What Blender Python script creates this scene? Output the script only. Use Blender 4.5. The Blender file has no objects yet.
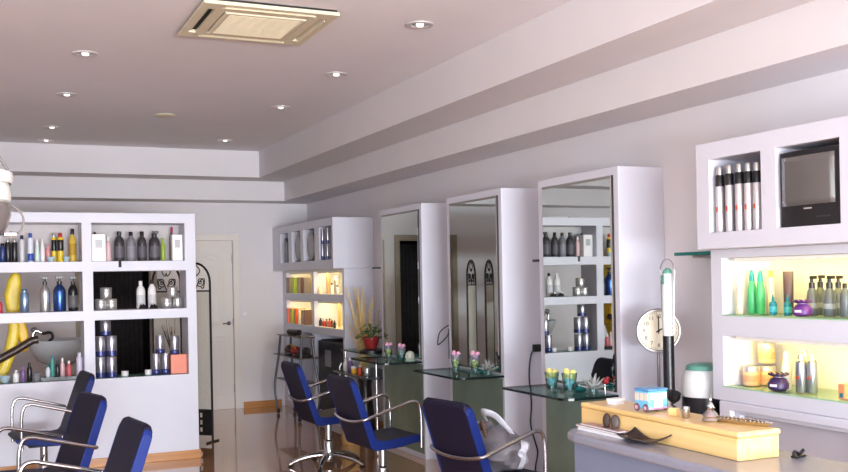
DAY = 600; BOUNCE = 1250; SIDE = 200; EXPO = 0.1
import bpy, bmesh, math, random
from mathutils import Vector, Matrix
random.seed(7)
PI = math.pi
scene = bpy.context.scene
COL = scene.collection

# ------------------------------------------------------------------ materials
_mats = {}
def lin(c):
    return tuple(((v/255.0)/12.92 if v/255.0 <= .04045 else ((v/255.0+.055)/1.055)**2.4) for v in c)

def mat(name, rgb, rough=.5, metal=0.0, var=.04, scale=14.0, bump=0.0, bscale=60.0, coat=0.0, spec=.5, trans=0.0, ior=1.45, sheen=0.0):
    if name in _mats: return _mats[name]
    m = bpy.data.materials.new(name); m.use_nodes = True
    nt = m.node_tree; b = nt.nodes['Principled BSDF']
    c = lin(rgb)
    tc = nt.nodes.new('ShaderNodeTexCoord')
    nz = nt.nodes.new('ShaderNodeTexNoise'); nz.inputs['Scale'].default_value = scale; nz.inputs['Detail'].default_value = 3
    rp = nt.nodes.new('ShaderNodeValToRGB')
    rp.color_ramp.elements[0].position = .3; rp.color_ramp.elements[1].position = .7
    rp.color_ramp.elements[0].color = (*[max(0, v*(1-var)) for v in c], 1)
    rp.color_ramp.elements[1].color = (*[min(1, v*(1+var)) for v in c], 1)
    nt.links.new(tc.outputs['Object'], nz.inputs['Vector'])
    nt.links.new(nz.outputs['Fac'], rp.inputs['Fac'])
    nt.links.new(rp.outputs['Color'], b.inputs['Base Color'])
    b.inputs['Roughness'].default_value = rough
    b.inputs['Metallic'].default_value = metal
    b.inputs['Specular IOR Level'].default_value = spec
    b.inputs['Coat Weight'].default_value = coat
    b.inputs['Transmission Weight'].default_value = trans
    b.inputs['IOR'].default_value = ior
    if bump:
        n2 = nt.nodes.new('ShaderNodeTexNoise'); n2.inputs['Scale'].default_value = bscale; n2.inputs['Detail'].default_value = 4
        bp = nt.nodes.new('ShaderNodeBump'); bp.inputs['Strength'].default_value = bump; bp.inputs['Distance'].default_value = .01
        nt.links.new(tc.outputs['Object'], n2.inputs['Vector'])
        nt.links.new(n2.outputs['Fac'], bp.inputs['Height']); nt.links.new(bp.outputs['Normal'], b.inputs['Normal'])
    _mats[name] = m
    return m

def thin_glass(name, rgb, gloss=.6):
    """sheet glass: tinted see-through body with a Fresnel mirror coat"""
    if name in _mats: return _mats[name]
    m = bpy.data.materials.new(name); m.use_nodes = True
    nt = m.node_tree; nt.nodes.clear()
    out = nt.nodes.new('ShaderNodeOutputMaterial'); mx = nt.nodes.new('ShaderNodeMixShader')
    tr = nt.nodes.new('ShaderNodeBsdfTransparent'); gl = nt.nodes.new('ShaderNodeBsdfGlossy'); fr = nt.nodes.new('ShaderNodeLayerWeight')
    mp = nt.nodes.new('ShaderNodeMath'); mp.operation = 'MULTIPLY_ADD'; mp.inputs[1].default_value = gloss*.55; mp.inputs[2].default_value = gloss*.06; pw = nt.nodes.new('ShaderNodeMath'); pw.operation = 'POWER'; pw.inputs[1].default_value = 3
    tr.inputs['Color'].default_value = (*lin(rgb), 1); gl.inputs['Roughness'].default_value = .03; 
    nt.links.new(fr.outputs['Facing'], pw.inputs[0]); nt.links.new(pw.outputs[0], mp.inputs[0]); nt.links.new(mp.outputs[0], mx.inputs[0])
    nt.links.new(tr.outputs[0], mx.inputs[1]); nt.links.new(gl.outputs[0], mx.inputs[2]); nt.links.new(mx.outputs[0], out.inputs[0])
    _mats[name] = m
    return m

def wood(name, a, b, rough=.35, axis='Y', scale=3.0):
    if name in _mats: return _mats[name]
    m = bpy.data.materials.new(name); m.use_nodes = True
    nt = m.node_tree; p = nt.nodes['Principled BSDF']
    tc = nt.nodes.new('ShaderNodeTexCoord'); mp = nt.nodes.new('ShaderNodeMapping')
    mp.inputs['Scale'].default_value = {'X': (.4, 9, 9), 'Y': (9, .4, 9), 'Z': (9, 9, .4)}[axis]
    nz = nt.nodes.new('ShaderNodeTexNoise'); nz.inputs['Scale'].default_value = scale; nz.inputs['Detail'].default_value = 6
    rp = nt.nodes.new('ShaderNodeValToRGB')
    rp.color_ramp.elements[0].color = (*lin(a), 1); rp.color_ramp.elements[1].color = (*lin(b), 1)
    rp.color_ramp.elements[0].position = .35; rp.color_ramp.elements[1].position = .65
    nt.links.new(tc.outputs['Object'], mp.inputs['Vector']); nt.links.new(mp.outputs[0], nz.inputs['Vector'])
    nt.links.new(nz.outputs['Fac'], rp.inputs['Fac']); nt.links.new(rp.outputs['Color'], p.inputs['Base Color'])
    p.inputs['Roughness'].default_value = rough
    _mats[name] = m
    return m

WALL = mat('wall_paint', (216, 213, 216), .75, var=.015, scale=2.5, bump=.05, bscale=120)
CEIL = mat('ceiling_paint', (228, 226, 231), .85, var=.02, scale=1.5, bump=.06, bscale=90)
WHITE = mat('white_lacquer', (208, 209, 220), .4, var=.01, scale=3)
DOORW = mat('door_white', (218, 212, 206), .45, var=.01)
CREAM = mat('cream_plastic', (212, 203, 176), .45, var=.02)
CREAM2 = mat('cream_grille', (218, 210, 184), .5, var=.02)
BLACK = mat('black_plastic', (22, 22, 25), .35)
DARK = mat('dark_slot', (18, 17, 18), .6)
CHROME = mat('chrome', (190, 188, 190), .12, 1.0, var=.01)
STEELM = mat('brushed_steel', (190, 186, 182), .28, 1.0, var=.03)
NAVY = mat('navy_vinyl', (27, 24, 45), .5, spec=.25, var=.06, scale=6, bump=.06, bscale=200)
BLUE = mat('royal_blue_vinyl', (22, 42, 112), .45, var=.05, spec=.25)
IRON = mat('wrought_iron', (34, 31, 32), .5, .3)
FABRIC = mat('screen_fabric', (198, 192, 180), .9, var=.04, scale=40, bump=.1, bscale=200)
BEECH = wood('beech_laminate', (222, 186, 120), (234, 202, 140), .3)
SKIRT = wood('skirting_wood', (170, 112, 58), (196, 138, 78), .3, 'X')
DESK = mat('grey_blue_laminate', (116, 124, 146), .45, var=.02)
DESKTOP = mat('grey_worktop', (134, 136, 150), .22, var=.03, scale=30)
CLOSET = mat('closet_panel', (186, 182, 190), .5, var=.01)
GREENP = mat('green_grey_panel', (118, 134, 120), .25, var=.12, scale=4)
SHEET = thin_glass('shelf_glass', (205, 232, 226), .8)
SHEETEDGE = mat('glass_edge', (13, 30, 30), .2, var=.1)
CLEARSHEET = thin_glass('clear_sheet', (240, 250, 244), .5)
TEALGL = mat('teal_glass', (30, 112, 104), .15, var=.1)
CLEAR = thin_glass('clear_glass', (225, 238, 238), 1.4)
PLANT = mat('leaf_green', (62, 104, 52), .5, var=.3, scale=30)
STRAW = mat('dried_straw', (218, 192, 138), .7, var=.2, scale=30)
REDPOT = mat('red_pot', (150, 40, 38), .4)

def mirror_mat():
    m = bpy.data.materials.new('silvered_mirror'); m.use_nodes = True
    b = m.node_tree.nodes['Principled BSDF']
    nz = m.node_tree.nodes.new('ShaderNodeTexNoise'); nz.inputs['Scale'].default_value = 2
    rp = m.node_tree.nodes.new('ShaderNodeValToRGB')
    rp.color_ramp.elements[0].color = (.74, .80, .77, 1); rp.color_ramp.elements[1].color = (.77, .83, .80, 1)
    m.node_tree.links.new(nz.outputs['Fac'], rp.inputs['Fac']); m.node_tree.links.new(rp.outputs['Color'], b.inputs['Base Color'])
    b.inputs['Metallic'].default_value = 1; b.inputs['Roughness'].default_value = .015
    return m
MIRROR = mirror_mat()

def floor_mat():
    m = bpy.data.materials.new('polished_floor_tile'); m.use_nodes = True
    nt = m.node_tree; b = nt.nodes['Principled BSDF']
    tc = nt.nodes.new('ShaderNodeTexCoord')
    br = nt.nodes.new('ShaderNodeTexBrick'); br.offset = 0; br.squash = 1
    br.inputs['Scale'].default_value = 1; br.inputs['Brick Width'].default_value = .41; br.inputs['Row Height'].default_value = .41
    br.inputs['Mortar Size'].default_value = .003; br.inputs['Mortar Smooth'].default_value = .2; br.inputs['Bias'].default_value = 0
    nz = nt.nodes.new('ShaderNodeTexNoise'); nz.inputs['Scale'].default_value = 2.2; nz.inputs['Detail'].default_value = 7; nz.inputs['Distortion'].default_value = .8
    rp = nt.nodes.new('ShaderNodeValToRGB')
    rp.color_ramp.elements[0].position = .3; rp.color_ramp.elements[1].position = .7
    rp.color_ramp.elements[0].color = (*lin((174, 124, 84)), 1); rp.color_ramp.elements[1].color = (*lin((192, 146, 104)), 1)
    mx = nt.nodes.new('ShaderNodeMix'); mx.data_type = 'RGBA'
    nt.links.new(tc.outputs['Object'], br.inputs['Vector']); nt.links.new(tc.outputs['Object'], nz.inputs['Vector'])
    nt.links.new(nz.outputs['Fac'], rp.inputs['Fac'])
    nt.links.new(br.outputs['Fac'], mx.inputs['Factor']); nt.links.new(rp.outputs['Color'], mx.inputs['A'])
    mx.inputs['B'].default_value = (*lin((148, 112, 84)), 1)
    nt.links.new(mx.outputs['Result'], b.inputs['Base Color'])
    b.inputs['Roughness'].default_value = .07; b.inputs['Specular IOR Level'].default_value = .9
    b.inputs['Coat Weight'].default_value = .6; b.inputs['Coat Roughness'].default_value = .03
    return m
FLOOR = floor_mat()

# ------------------------------------------------------------------ mesh helpers
def box(bm, x0, x1, y0, y1, z0, z1):
    vs = [bm.verts.new(p) for p in ((x0,y0,z0),(x1,y0,z0),(x1,y1,z0),(x0,y1,z0),(x0,y0,z1),(x1,y0,z1),(x1,y1,z1),(x0,y1,z1))]
    for f in ((0,3,2,1),(4,5,6,7),(0,1,5,4),(1,2,6,5),(2,3,7,6),(3,0,4,7)):
        bm.faces.new([vs[i] for i in f])
    return vs

def prism(bm, poly, axis, a, b):
    """poly: list of 2D points; axis 'X': (y,z), 'Y': (x,z), 'Z': (x,y)"""
    def P(p, t): return {'X': (t, p[0], p[1]), 'Y': (p[0], t, p[1]), 'Z': (p[0], p[1], t)}[axis]
    va = [bm.verts.new(P(p, a)) for p in poly]; vb = [bm.verts.new(P(p, b)) for p in poly]
    n = len(poly)
    bm.faces.new(va); bm.faces.new(vb[::-1])
    for i in range(n):
        bm.faces.new((va[i], vb[i], vb[(i+1) % n], va[(i+1) % n]))

def lathe(bm, prof, seg=20, c=(0, 0, 0), sx=1.0, sy=1.0):
    rings = []
    for r, z in prof:
        if r < 1e-5: rings.append([bm.verts.new((c[0], c[1], c[2]+z))])
        else: rings.append([bm.verts.new((c[0]+r*sx*math.cos(2*PI*k/seg), c[1]+r*sy*math.sin(2*PI*k/seg), c[2]+z)) for k in range(seg)])
    for a, b in zip(rings, rings[1:]):
        for k in range(seg):
            k2 = (k+1) % seg
            if len(a) == 1 and len(b) == 1: continue
            if len(a) == 1: bm.faces.new((a[0], b[k], b[k2]))
            elif len(b) == 1: bm.faces.new((a[k], a[k2], b[0]))
            else: bm.faces.new((a[k], a[k2], b[k2], b[k]))

def smooth_path(pts, n=6):
    P = [Vector(p) for p in pts]
    if len(P) < 3: return P
    out = []
    Q = [P[0]*2-P[1]] + P + [P[-1]*2-P[-2]]
    for i in range(1, len(Q)-2):
        p0, p1, p2, p3 = Q[i-1:i+3]
        for k in range(n):
            t = k/n
            out.append(.5*((2*p1)+(-p0+p2)*t+(2*p0-5*p1+4*p2-p3)*t*t+(-p0+3*p1-3*p2+p3)*t**3))
    out.append(P[-1])
    return out

def tube(bm, pts, r, seg=8, smooth=0, radii=None, flat=1.0):
    P = smooth_path(pts, smooth) if smooth else [Vector(p) for p in pts]
    n = len(P); rings = []
    up = None
    for i, p in enumerate(P):
        t = (P[min(i+1, n-1)]-P[max(i-1, 0)]).normalized()
        if up is None:
            up = Vector((0, 0, 1)) if abs(t.z) < .9 else Vector((1, 0, 0))
        s = t.cross(up)
        if s.length < 1e-4: s = t.cross(Vector((0, 1, 0)))
        s.normalize(); u = s.cross(t).normalized(); up = u
        rr = r if radii is None else radii[min(len(radii)-1, int(i*len(radii)/n))] if smooth else radii[i]
        rings.append([bm.verts.new(p+s*(rr*math.cos(2*PI*k/seg))+u*(rr*flat*math.sin(2*PI*k/seg))) for k in range(seg)])
    for a, b in zip(rings, rings[1:]):
        for k in range(seg): bm.faces.new((a[k], a[(k+1) % seg], b[(k+1) % seg], b[k]))
    bm.faces.new(rings[0][::-1]); bm.faces.new(rings[-1])

def ellipsoid(bm, c, rx, ry, rz, seg=16, rings=10):
    prof = [(math.sin(PI*i/rings), -math.cos(PI*i/rings)*rz) for i in range(rings+1)]
    lathe(bm, [(r, z) for r, z in prof], seg, c, rx, ry)

def xform(bm, M, start=0):
    bm.verts.ensure_lookup_table()
    for v in bm.verts[start:]: v.co = M @ v.co

def obj(name, bm, m, parent=None, loc=None, smooth=False, bevel=0.0, bseg=2):
    bmesh.ops.recalc_face_normals(bm, faces=bm.faces)
    me = bpy.data.meshes.new(name); bm.to_mesh(me); bm.free()
    me.materials.append(m)
    if smooth:
        for p in me.polygons: p.use_smooth = True
        try: me.set_sharp_from_angle(angle=math.radians(40))
        except Exception: pass
    o = bpy.data.objects.new(name, me); COL.objects.link(o)
    if parent is not None: o.parent = parent
    if loc: o.location = loc
    if bevel:
        b = o.modifiers.new('bevel', 'BEVEL'); b.width = bevel; b.segments = bseg; b.limit_method = 'ANGLE'; b.angle_limit = math.radians(50)
    return o

def tag(o, label, cat, group=None):
    o['label'] = label; o['category'] = cat
    if group: o['group'] = group
    return o

def thing(name, label, cat, loc=(0, 0, 0), rz=0.0, group=None):
    o = bpy.data.objects.new(name, None); COL.objects.link(o)
    o.empty_display_size = .05
    o.location = loc; o.rotation_euler = (0, 0, rz)
    return tag(o, label, cat, group)

def struct(name, bm, m, **k):
    o = obj(name, bm, m, **k)
    if k.get('parent') is None: o['kind'] = 'structure'
    return o

def B(): return bmesh.new()
def bx(*a):
    bm = B(); box(bm, *a); return bm
def lt(prof, seg=20, c=(0, 0, 0), sx=1.0, sy=1.0):
    bm = B(); lathe(bm, prof, seg, c, sx, sy); return bm
def tb(*a, **k):
    bm = B(); tube(bm, *a, **k); return bm

def dup(root, loc, rz, label):
    r = root.copy(); COL.objects.link(r); r.location = loc; r.rotation_euler = (0, 0, rz); r['label'] = label
    for ch in list(root.children):
        c = ch.copy(); COL.objects.link(c); c.parent = r
        for g in list(ch.children):
            d = g.copy(); COL.objects.link(d); d.parent = c
    return r

def cells(bm, axis, a0, a1, U, V, holes, back=None):
    """block between a0..a1 along axis, outline U x V, with rectangular holes (u0,u1,v0,v1) right through; optional back sheet (b0,b1)"""
    us = sorted(set([U[0], U[1]] + [h[0] for h in holes] + [h[1] for h in holes]))
    vs = sorted(set([V[0], V[1]] + [h[2] for h in holes] + [h[3] for h in holes]))
    nu, nv = len(us), len(vs)
    def P(t, u, v): return (t, u, v) if axis == 'X' else (u, t, v)
    g = {}
    def vert(s, i, j):
        if (s, i, j) not in g: g[(s, i, j)] = bm.verts.new(P((a0, a1)[s], us[i], vs[j]))
        return g[(s, i, j)]
    def solid(i, j):
        if i < 0 or j < 0 or i >= nu-1 or j >= nv-1: return False
        u, v = (us[i]+us[i+1])/2, (vs[j]+vs[j+1])/2
        return not any(h[0] < u < h[1] and h[2] < v < h[3] for h in holes)
    for i in range(nu-1):
        for j in range(nv-1):
            if not solid(i, j): continue
            for s in (0, 1): bm.faces.new([vert(s, *q) for q in ((i,j),(i+1,j),(i+1,j+1),(i,j+1))])
            for (di, dj, e) in ((-1,0,((i,j),(i,j+1))),(1,0,((i+1,j),(i+1,j+1))),(0,-1,((i,j),(i+1,j))),(0,1,((i,j+1),(i+1,j+1)))):
                if not solid(i+di, j+dj):
                    bm.faces.new([vert(0, *e[0]), vert(0, *e[1]), vert(1, *e[1]), vert(1, *e[0])])
    if back:
        if axis == 'X': box(bm, back[0], back[1], U[0]+.002, U[1]-.002, V[0]+.002, V[1]-.002)
        else: box(bm, U[0]+.002, U[1]-.002, back[0], back[1], V[0]+.002, V[1]-.002)

# ------------------------------------------------------------------ the room
XR, YB, ZC = 3.75, 11.8, 3.03
XL, YF = -2.0, -6.0
struct('floor', bx(XL-.1, XR+.1, YF-.1, YB+1.6, -.1, 0), FLOOR)
struct('ceiling', bx(XL-.1, XR+.1, YF-.1, YB+.1, ZC, ZC+.1), CEIL)
struct('wall_right', bx(XR, XR+.12, YF-.1, YB+.12, 0, ZC), WALL)
bm = B(); cells(bm, 'X', XL-.12, XL, (YF-.1, YB+.12), (0, ZC), [(-4.6, 2.6, .9, 2.7)]); struct('wall_left', bm, WALL)
bm = B(); cells(bm, 'Y', YB, YB+.12, (XL, XR), (0, ZC), [(1.06, 1.82, -1, 2.04), (2.04, 2.80, -1, 2.045)]); struct('wall_back', bm, WALL)
bm = B(); cells(bm, 'Y', YF-.12, YF, (XL, XR), (0, ZC), [(-1.9, 3.6, .1, 2.9)]); struct('wall_front', bm, WALL)
# shop front behind the camera: metal frame and its mullions
bm = B(); cells(bm, 'Y', YF-.09, YF-.03, (-1.9, 3.6), (.1, 2.9), [(-1.84, -.06, .16, 2.84), (.0, 1.70, .16, 2.84), (1.76, 3.54, .16, 2.84)])
struct('window_1', bm, mat('shopfront_frame', (150, 150, 152), .4, .6))
bm = B(); cells(bm, 'X', XL-.09, XL-.03, (-4.6, 2.6), (.9, 2.7), [(-4.54, -2.23, .96, 2.64), (-2.17, .17, .96, 2.64), (.23, 2.54, .96, 2.64)]); struct('added_fill_window', bm, mat('shopfront_frame', (150, 150, 152)))  # unseen left window, added so fill light reaches the right-hand fronts
# stepped soffit running along the right and the back wall
def ell(x, y, z0, z1, name):
    bm = B(); prism(bm, [(x, YF), (XR-.001, YF), (XR-.001, YB-.001), (XL, YB-.001), (XL, y), (x, y)], 'Z', z0, z1)
    return struct(name, bm, WALL)
ell(2.93, 10.98, 2.73, ZC-.001, 'trim_1')
ell(3.342, 11.392, 2.50, 2.729, 'trim_2')
struct('baseboard_back', bx(2.90, 3.38, YB-.018, YB-.001, 0, .078), SKIRT, bevel=.004)
struct('baseboard_right', bx(XR-.018, XR-.001, 8.56, 9.52, 0, .078), SKIRT, bevel=.004)

# closed panelled door in the back wall
d = struct('door_1', bx(2.0405, 2.7995, YB+.03, YB+.07, 0.0005, 2.0445), DOORW, bevel=.003)
for (z0, z1, arch) in ((1.02, 1.90, True), (.18, .88, False)):
    for ins, nm in ((0, 'molding'), (.05, 'panel')):
        bm = B(); x0, x1 = 2.15+ins, 2.69-ins
        pts = [(x0, z0+ins), (x1, z0+ins), (x1, z1-ins-(.09 if arch else 0))]
        if arch: pts += [(x0+(x1-x0)*(1-t), z1-ins-.09+.09*math.sin(PI*t)) for t in (.12, .25, .4, .5, .6, .75, .88)]
        pts += [(x0, z1-ins-(.09 if arch else 0))]
        prism(bm, pts, 'Y', YB+.018-(.006 if ins else 0), YB+.032)
        struct(nm, bm, DOORW, parent=d, bevel=.006)
bm = B(); lathe(bm, [(.0, 0), (.024, 0), (.024, .008), (.0, .008)], 16); xform(bm, Matrix.Translation((2.745, YB+.03, 1.04)) @ Matrix.Rotation(PI/2, 4, 'X'))
tube(bm, [(2.745, YB+.03, 1.04), (2.745, YB-.02, 1.04), (2.66, YB-.022, 1.04)], .008)
struct('door_handle', bm, CHROME, parent=d, smooth=True)
for z in (.25, 1.05, 1.82):
    struct('hinge', tb([(2.797, YB+.015, z-.05), (2.797, YB+.015, z+.05)], .007), STEELM, parent=d, smooth=True)
def casing(name, x0, x1, z1, m):
    bm = B(); w = .075
    prism(bm, [(x0-w, 0), (x0, 0), (x0, z1), (x1, z1), (x1, 0), (x1+w, 0), (x1+w, z1+w), (x0-w, z1+w)], 'Y', YB-.016, YB-.001)
    return struct(name, bm, m, bevel=.005)
casing('trim_3', 2.04, 2.80, 2.045, DOORW)
casing('trim_4', 1.06, 1.82, 2.04, mat('old_door_casing', (150, 138, 118), .5))
# dark corridor behind the open doorway
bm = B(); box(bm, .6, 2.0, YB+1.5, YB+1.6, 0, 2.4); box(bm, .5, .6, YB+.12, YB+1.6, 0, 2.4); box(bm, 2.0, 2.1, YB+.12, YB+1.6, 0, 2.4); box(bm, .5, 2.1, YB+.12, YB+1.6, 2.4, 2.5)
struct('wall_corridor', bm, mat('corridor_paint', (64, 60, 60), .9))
bm = B()
n = 40
top = [(1.10+.66*i/n, YB+.20+.018*math.sin(i*1.9)) for i in range(n+1)]
va = [bm.verts.new((x, y, 2.0)) for x, y in top]; vb = [bm.verts.new((x, y+.01, .03)) for x, y in top]
for i in range(n): bm.faces.new((va[i], va[i+1], vb[i+1], vb[i]))
o = obj('curtain', bm, mat('dark_curtain', (40, 37, 40), .9, var=.2, scale=20), smooth=True)
s = o.modifiers.new('thick', 'SOLIDIFY'); s.thickness = .004
tag(o, 'dark pleated curtain hanging in the open doorway behind the white shelf divider', 'curtain')

# ------------------------------------------------------------------ ceiling fittings
LENS = mat('lamp_glass', (235, 232, 225), .2)
LENS.node_tree.nodes['Principled BSDF'].inputs['Emission Color'].default_value = (1, .93, .84, 1); LENS.node_tree.nodes['Principled BSDF'].inputs['Emission Strength'].default_value = 1.6
RINGM = mat('ring_metal', (214, 208, 206), .3, .35)
def downlight(x, y, label):
    t = thing('recessed_downlight', label, 'ceiling light', (x, y, ZC), group='recessed ceiling downlights')
    obj('trim_ring', lt([(.048, -.001), (.082, -.001), (.082, -.007), (.07, -.012), (.05, -.006), (.048, -.001)], 28), RINGM, t, smooth=True)
    obj('reflector', lt([(.048, -.002), (.03, -.0015), (.0, -.0015)], 24), STEELM, t, smooth=True)
    obj('lamp_lens', lt([(.0, -.018), (.018, -.014), (.024, -.002), (.0, -.0018)], 20), LENS, t, smooth=True)
for i, y in enumerate((5.21, 6.685, 8.115, 10.2)):
    downlight(2.365, y, ('chrome recessed downlight just right of the air conditioning cassette', 'chrome recessed downlight below the right corner of the air conditioning cassette, second along the soffit',
        'chrome recessed downlight third along the row beside the right soffit', 'chrome recessed downlight in the right row closest to the back soffit')[i])
for i, y in enumerate((6.61, 8.08, 9.8, 10.7)):
    downlight(.64, y, ('largest chrome recessed downlight of the left row, well away from the cassette', 'chrome recessed downlight second from the front in the left row',
        'small chrome recessed downlight third in the left row, one before the back soffit', 'small chrome recessed downlight touching the back soffit over the shelf divider')[i])
o = obj('ceiling_blank_cover', lt([(0, -.012), (.08, -.012), (.09, -.006), (.09, -.001), (0, -.001)], 28), CREAM, loc=(1.514, 8.82, ZC), smooth=True)
tag(o, 'round cream blanking disc on the ceiling between the two downlight rows', 'ceiling cover')

ac = thing('air_conditioner', 'cream square four way air conditioning cassette set in the ceiling', 'air conditioner', (1.455, 5.455, ZC))
s = .38; hs = []
bm = B()
# panel with four slots
S, g0, g1, l = .372, .29, .333, .26
def zc(bm, z0, z1, holes):
    us = (-S, S)
    tmp = B(); cells(tmp, 'Y', z0, z1, us, us, holes); me = bpy.data.meshes.new('t'); xform(tmp, Matrix(((1,0,0,0),(0,0,1,0),(0,1,0,0),(0,0,0,1)))); tmp.to_mesh(me); tmp.free(); bm.from_mesh(me); bpy.data.meshes.remove(me)
zc(bm, -.034, -.014, [(-l, l, g0, g1), (-l, l, -g1, -g0), (g0, g1, -l, l), (-g1, -g0, -l, l), (-.235, .235, -.235, .235)])
obj('panel', bm, CREAM, ac, bevel=.004)
obj('duct_box', bx(-.36, .36, -.36, .36, -.013, -.001), DARK, ac)
gr = obj('intake_grille', bx(-.228, .228, -.228, .228, -.04, -.02), CREAM2, ac, bevel=.006)
bm = B()
for k in range(18): y = -.2+k*.0235; box(bm, -.2, .2, y, y+.008, -.0425, -.039)
obj('grille_slats', bm, CREAM, gr)
for k in range(4):
    bm = B(); box(bm, -l+.01, l-.01, -.003, .003, -.022, .022 if k != 1 else -.004)
    xform(bm, Matrix.Rotation(k*PI/2, 4, 'Z') @ Matrix.Translation((0, (g0+g1)/2+.004, -.022)) @ Matrix.Rotation(math.radians((60, 84, 25, 30)[k]), 4, 'X'))
    obj('louvre_flap', bm, CREAM, ac, bevel=.002)

# ------------------------------------------------------------------ bottles and tins
PAL = dict(blue_dk=(40,58,110), black=(26,25,28), silver=(196,194,192), white_grey=(206,206,212), navy=(34,38,66), white_blue=(214,220,232), blue=(44,80,170),
  mint=(206,226,218), white=(232,230,230), pink=(214,142,150), yellow_black=(226,196,44), red=(186,36,46), amber=(204,172,66), glass_blue=(176,202,214), silver_grey=(170,170,172),
  pinkwhite=(222,190,192), charcoal=(58,54,58), grey=(122,120,126), lime=(150,178,58), plum=(82,44,62), magenta=(168,40,88), silverblue=(142,166,196), steelblue=(56,84,146),
  violet=(120,92,140), lilac=(206,200,220), teal=(30,140,164), teal_yellow=(70,166,152), redwhite=(206,96,104), orange=(222,124,96), chrome_blue=(158,154,164), clearwhite=(232,228,214),
  green=(70,190,128), cream=(238,220,184), orange_y=(240,186,70), dark_brown=(66,50,60), slate=(80,88,98), peach=(226,186,146), steel=(140,146,160), orange_teal=(214,140,100),
  silverwhite=(214,210,214), taupe=(142,126,112), lime2=(150,190,50), cocoa=(112,80,66), tan=(206,160,106), pink2=(206,110,110), redor=(206,80,52))
METALLIC = {'silver', 'silverblue', 'steelblue', 'chrome_blue', 'steel', 'silverwhite'}
def pm(c):
    if c in METALLIC: return mat('pack_'+c, PAL[c], .28, .75 if c != 'silverwhite' else .45, var=.03)
    if c == 'clearwhite': return mat('pack_'+c, PAL[c], .3, trans=.3)
    if c == 'green' or c == 'teal': return mat('pack_'+c, PAL[c], .2, trans=.25)
    return mat('pack_'+c, PAL[c], .32, var=.03)
S_ = {  # body profile (r, z) and cap profile as fractions of radius and height
 'can':  ([(0,0),(.94,0),(1,.015),(1,.78),(.86,.83),(.6,.85),(0,.85)], [(0,.845),(.62,.845),(.62,.97),(.5,1),(0,1)]),
 'spray':([(0,0),(.94,0),(1,.012),(1,.69),(.94,.70),(0,.70)], [(0,.70),(1.02,.70),(1.02,.86),(.9,.875),(0,.875)]),
 'round':([(0,0),(.9,0),(1,.03),(1,.62),(.85,.72),(.45,.79),(.42,.84),(0,.84)], [(0,.83),(.5,.83),(.5,.98),(.42,1),(0,1)]),
 'flask':([(0,0),(.92,0),(1,.03),(1,.6),(.92,.7),(.7,.78),(.42,.83),(.38,.87),(0,.87)], [(0,.86),(.44,.86),(.44,.985),(.36,1),(0,1)]),
 'cone': ([(0,0),(.92,0),(1,.03),(1,.45),(.9,.6),(.66,.72),(.62,.76),(0,.76)], [(0,.75),(.66,.75),(.58,.86),(.4,.98),(.3,1),(0,1)]),
 'drop': ([(0,0),(.92,0),(1,.04),(1,.5),(.85,.62),(.4,.68),(.38,.72),(0,.72)], [(0,.7),(.5,.7),(.4,.8),(.22,.9),(.16,1),(0,1)]),
 'pump': ([(0,0),(.92,0),(1,.03),(1,.6),(.9,.7),(.6,.78),(.4,.81),(0,.81)], [(0,.80),(.46,.80),(.46,.9),(.3,.92),(0,.92)]),
 'pumpflask': ([(0,0),(.92,0),(1,.03),(1,.55),(.94,.62),(.7,.70),(.42,.75),(.38,.78),(0,.78)], [(0,.77),(.42,.77),(.42,.85),(.2,.86),(.2,.94),(0,.94)]),
 'pumpb': ([(0,0),(.9,0),(1,.03),(.98,.35),(.72,.62),(.5,.68),(.44,.70),(0,.70)], [(0,.69),(.5,.69),(.5,.83),(.3,.84),(.26,.92),(0,.92)]),
 'jar':  ([(0,0),(.93,0),(1,.05),(1,.66),(.97,.70),(0,.70)], [(0,.70),(1.02,.70),(1.02,.95),(.95,1),(0,1)]),
 'jar2': ([(0,0),(.93,0),(1,.05),(1,.70),(.94,.74),(0,.74)], [(0,.74),(1.0,.74),(1.0,.96),(.95,1),(0,1)]),
 'tin':  ([(0,0),(.96,0),(1,.02),(1,.96),(.97,.98),(0,.98)], [(0,.975),(.95,.975),(.93,1),(0,1)]),
 'dish': ([(0,0),(.5,0),(.6,.06),(.95,.85),(1,1),(.92,1),(.55,.2),(0,.18)], None),
 'cup':  ([(0,0),(.72,0),(.78,.05),(1,1),(.92,1),(.7,.12),(0,.1)], None),
}
NAMES = {'can':('spray_can','spray can'),'spray':('spray_can','spray can'),'round':('bottle','bottle'),'flask':('bottle','bottle'),'cone':('bottle','bottle'),'drop':('dropper_bottle','bottle'),
  'pump':('pump_bottle','bottle'),'pumpflask':('pump_bottle','bottle'),'pumpb':('pump_bottle','bottle'),'jar':('cosmetic_jar','jar'),'jar2':('cosmetic_jar','jar'),'tin':('product_tin','tin'),
  'dish':('glass_dish','dish'),'cup':('cup','cup'),'box':('carton','box'),'tube':('squeeze_tube','tube'),'book':('folder','folder')}
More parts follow.
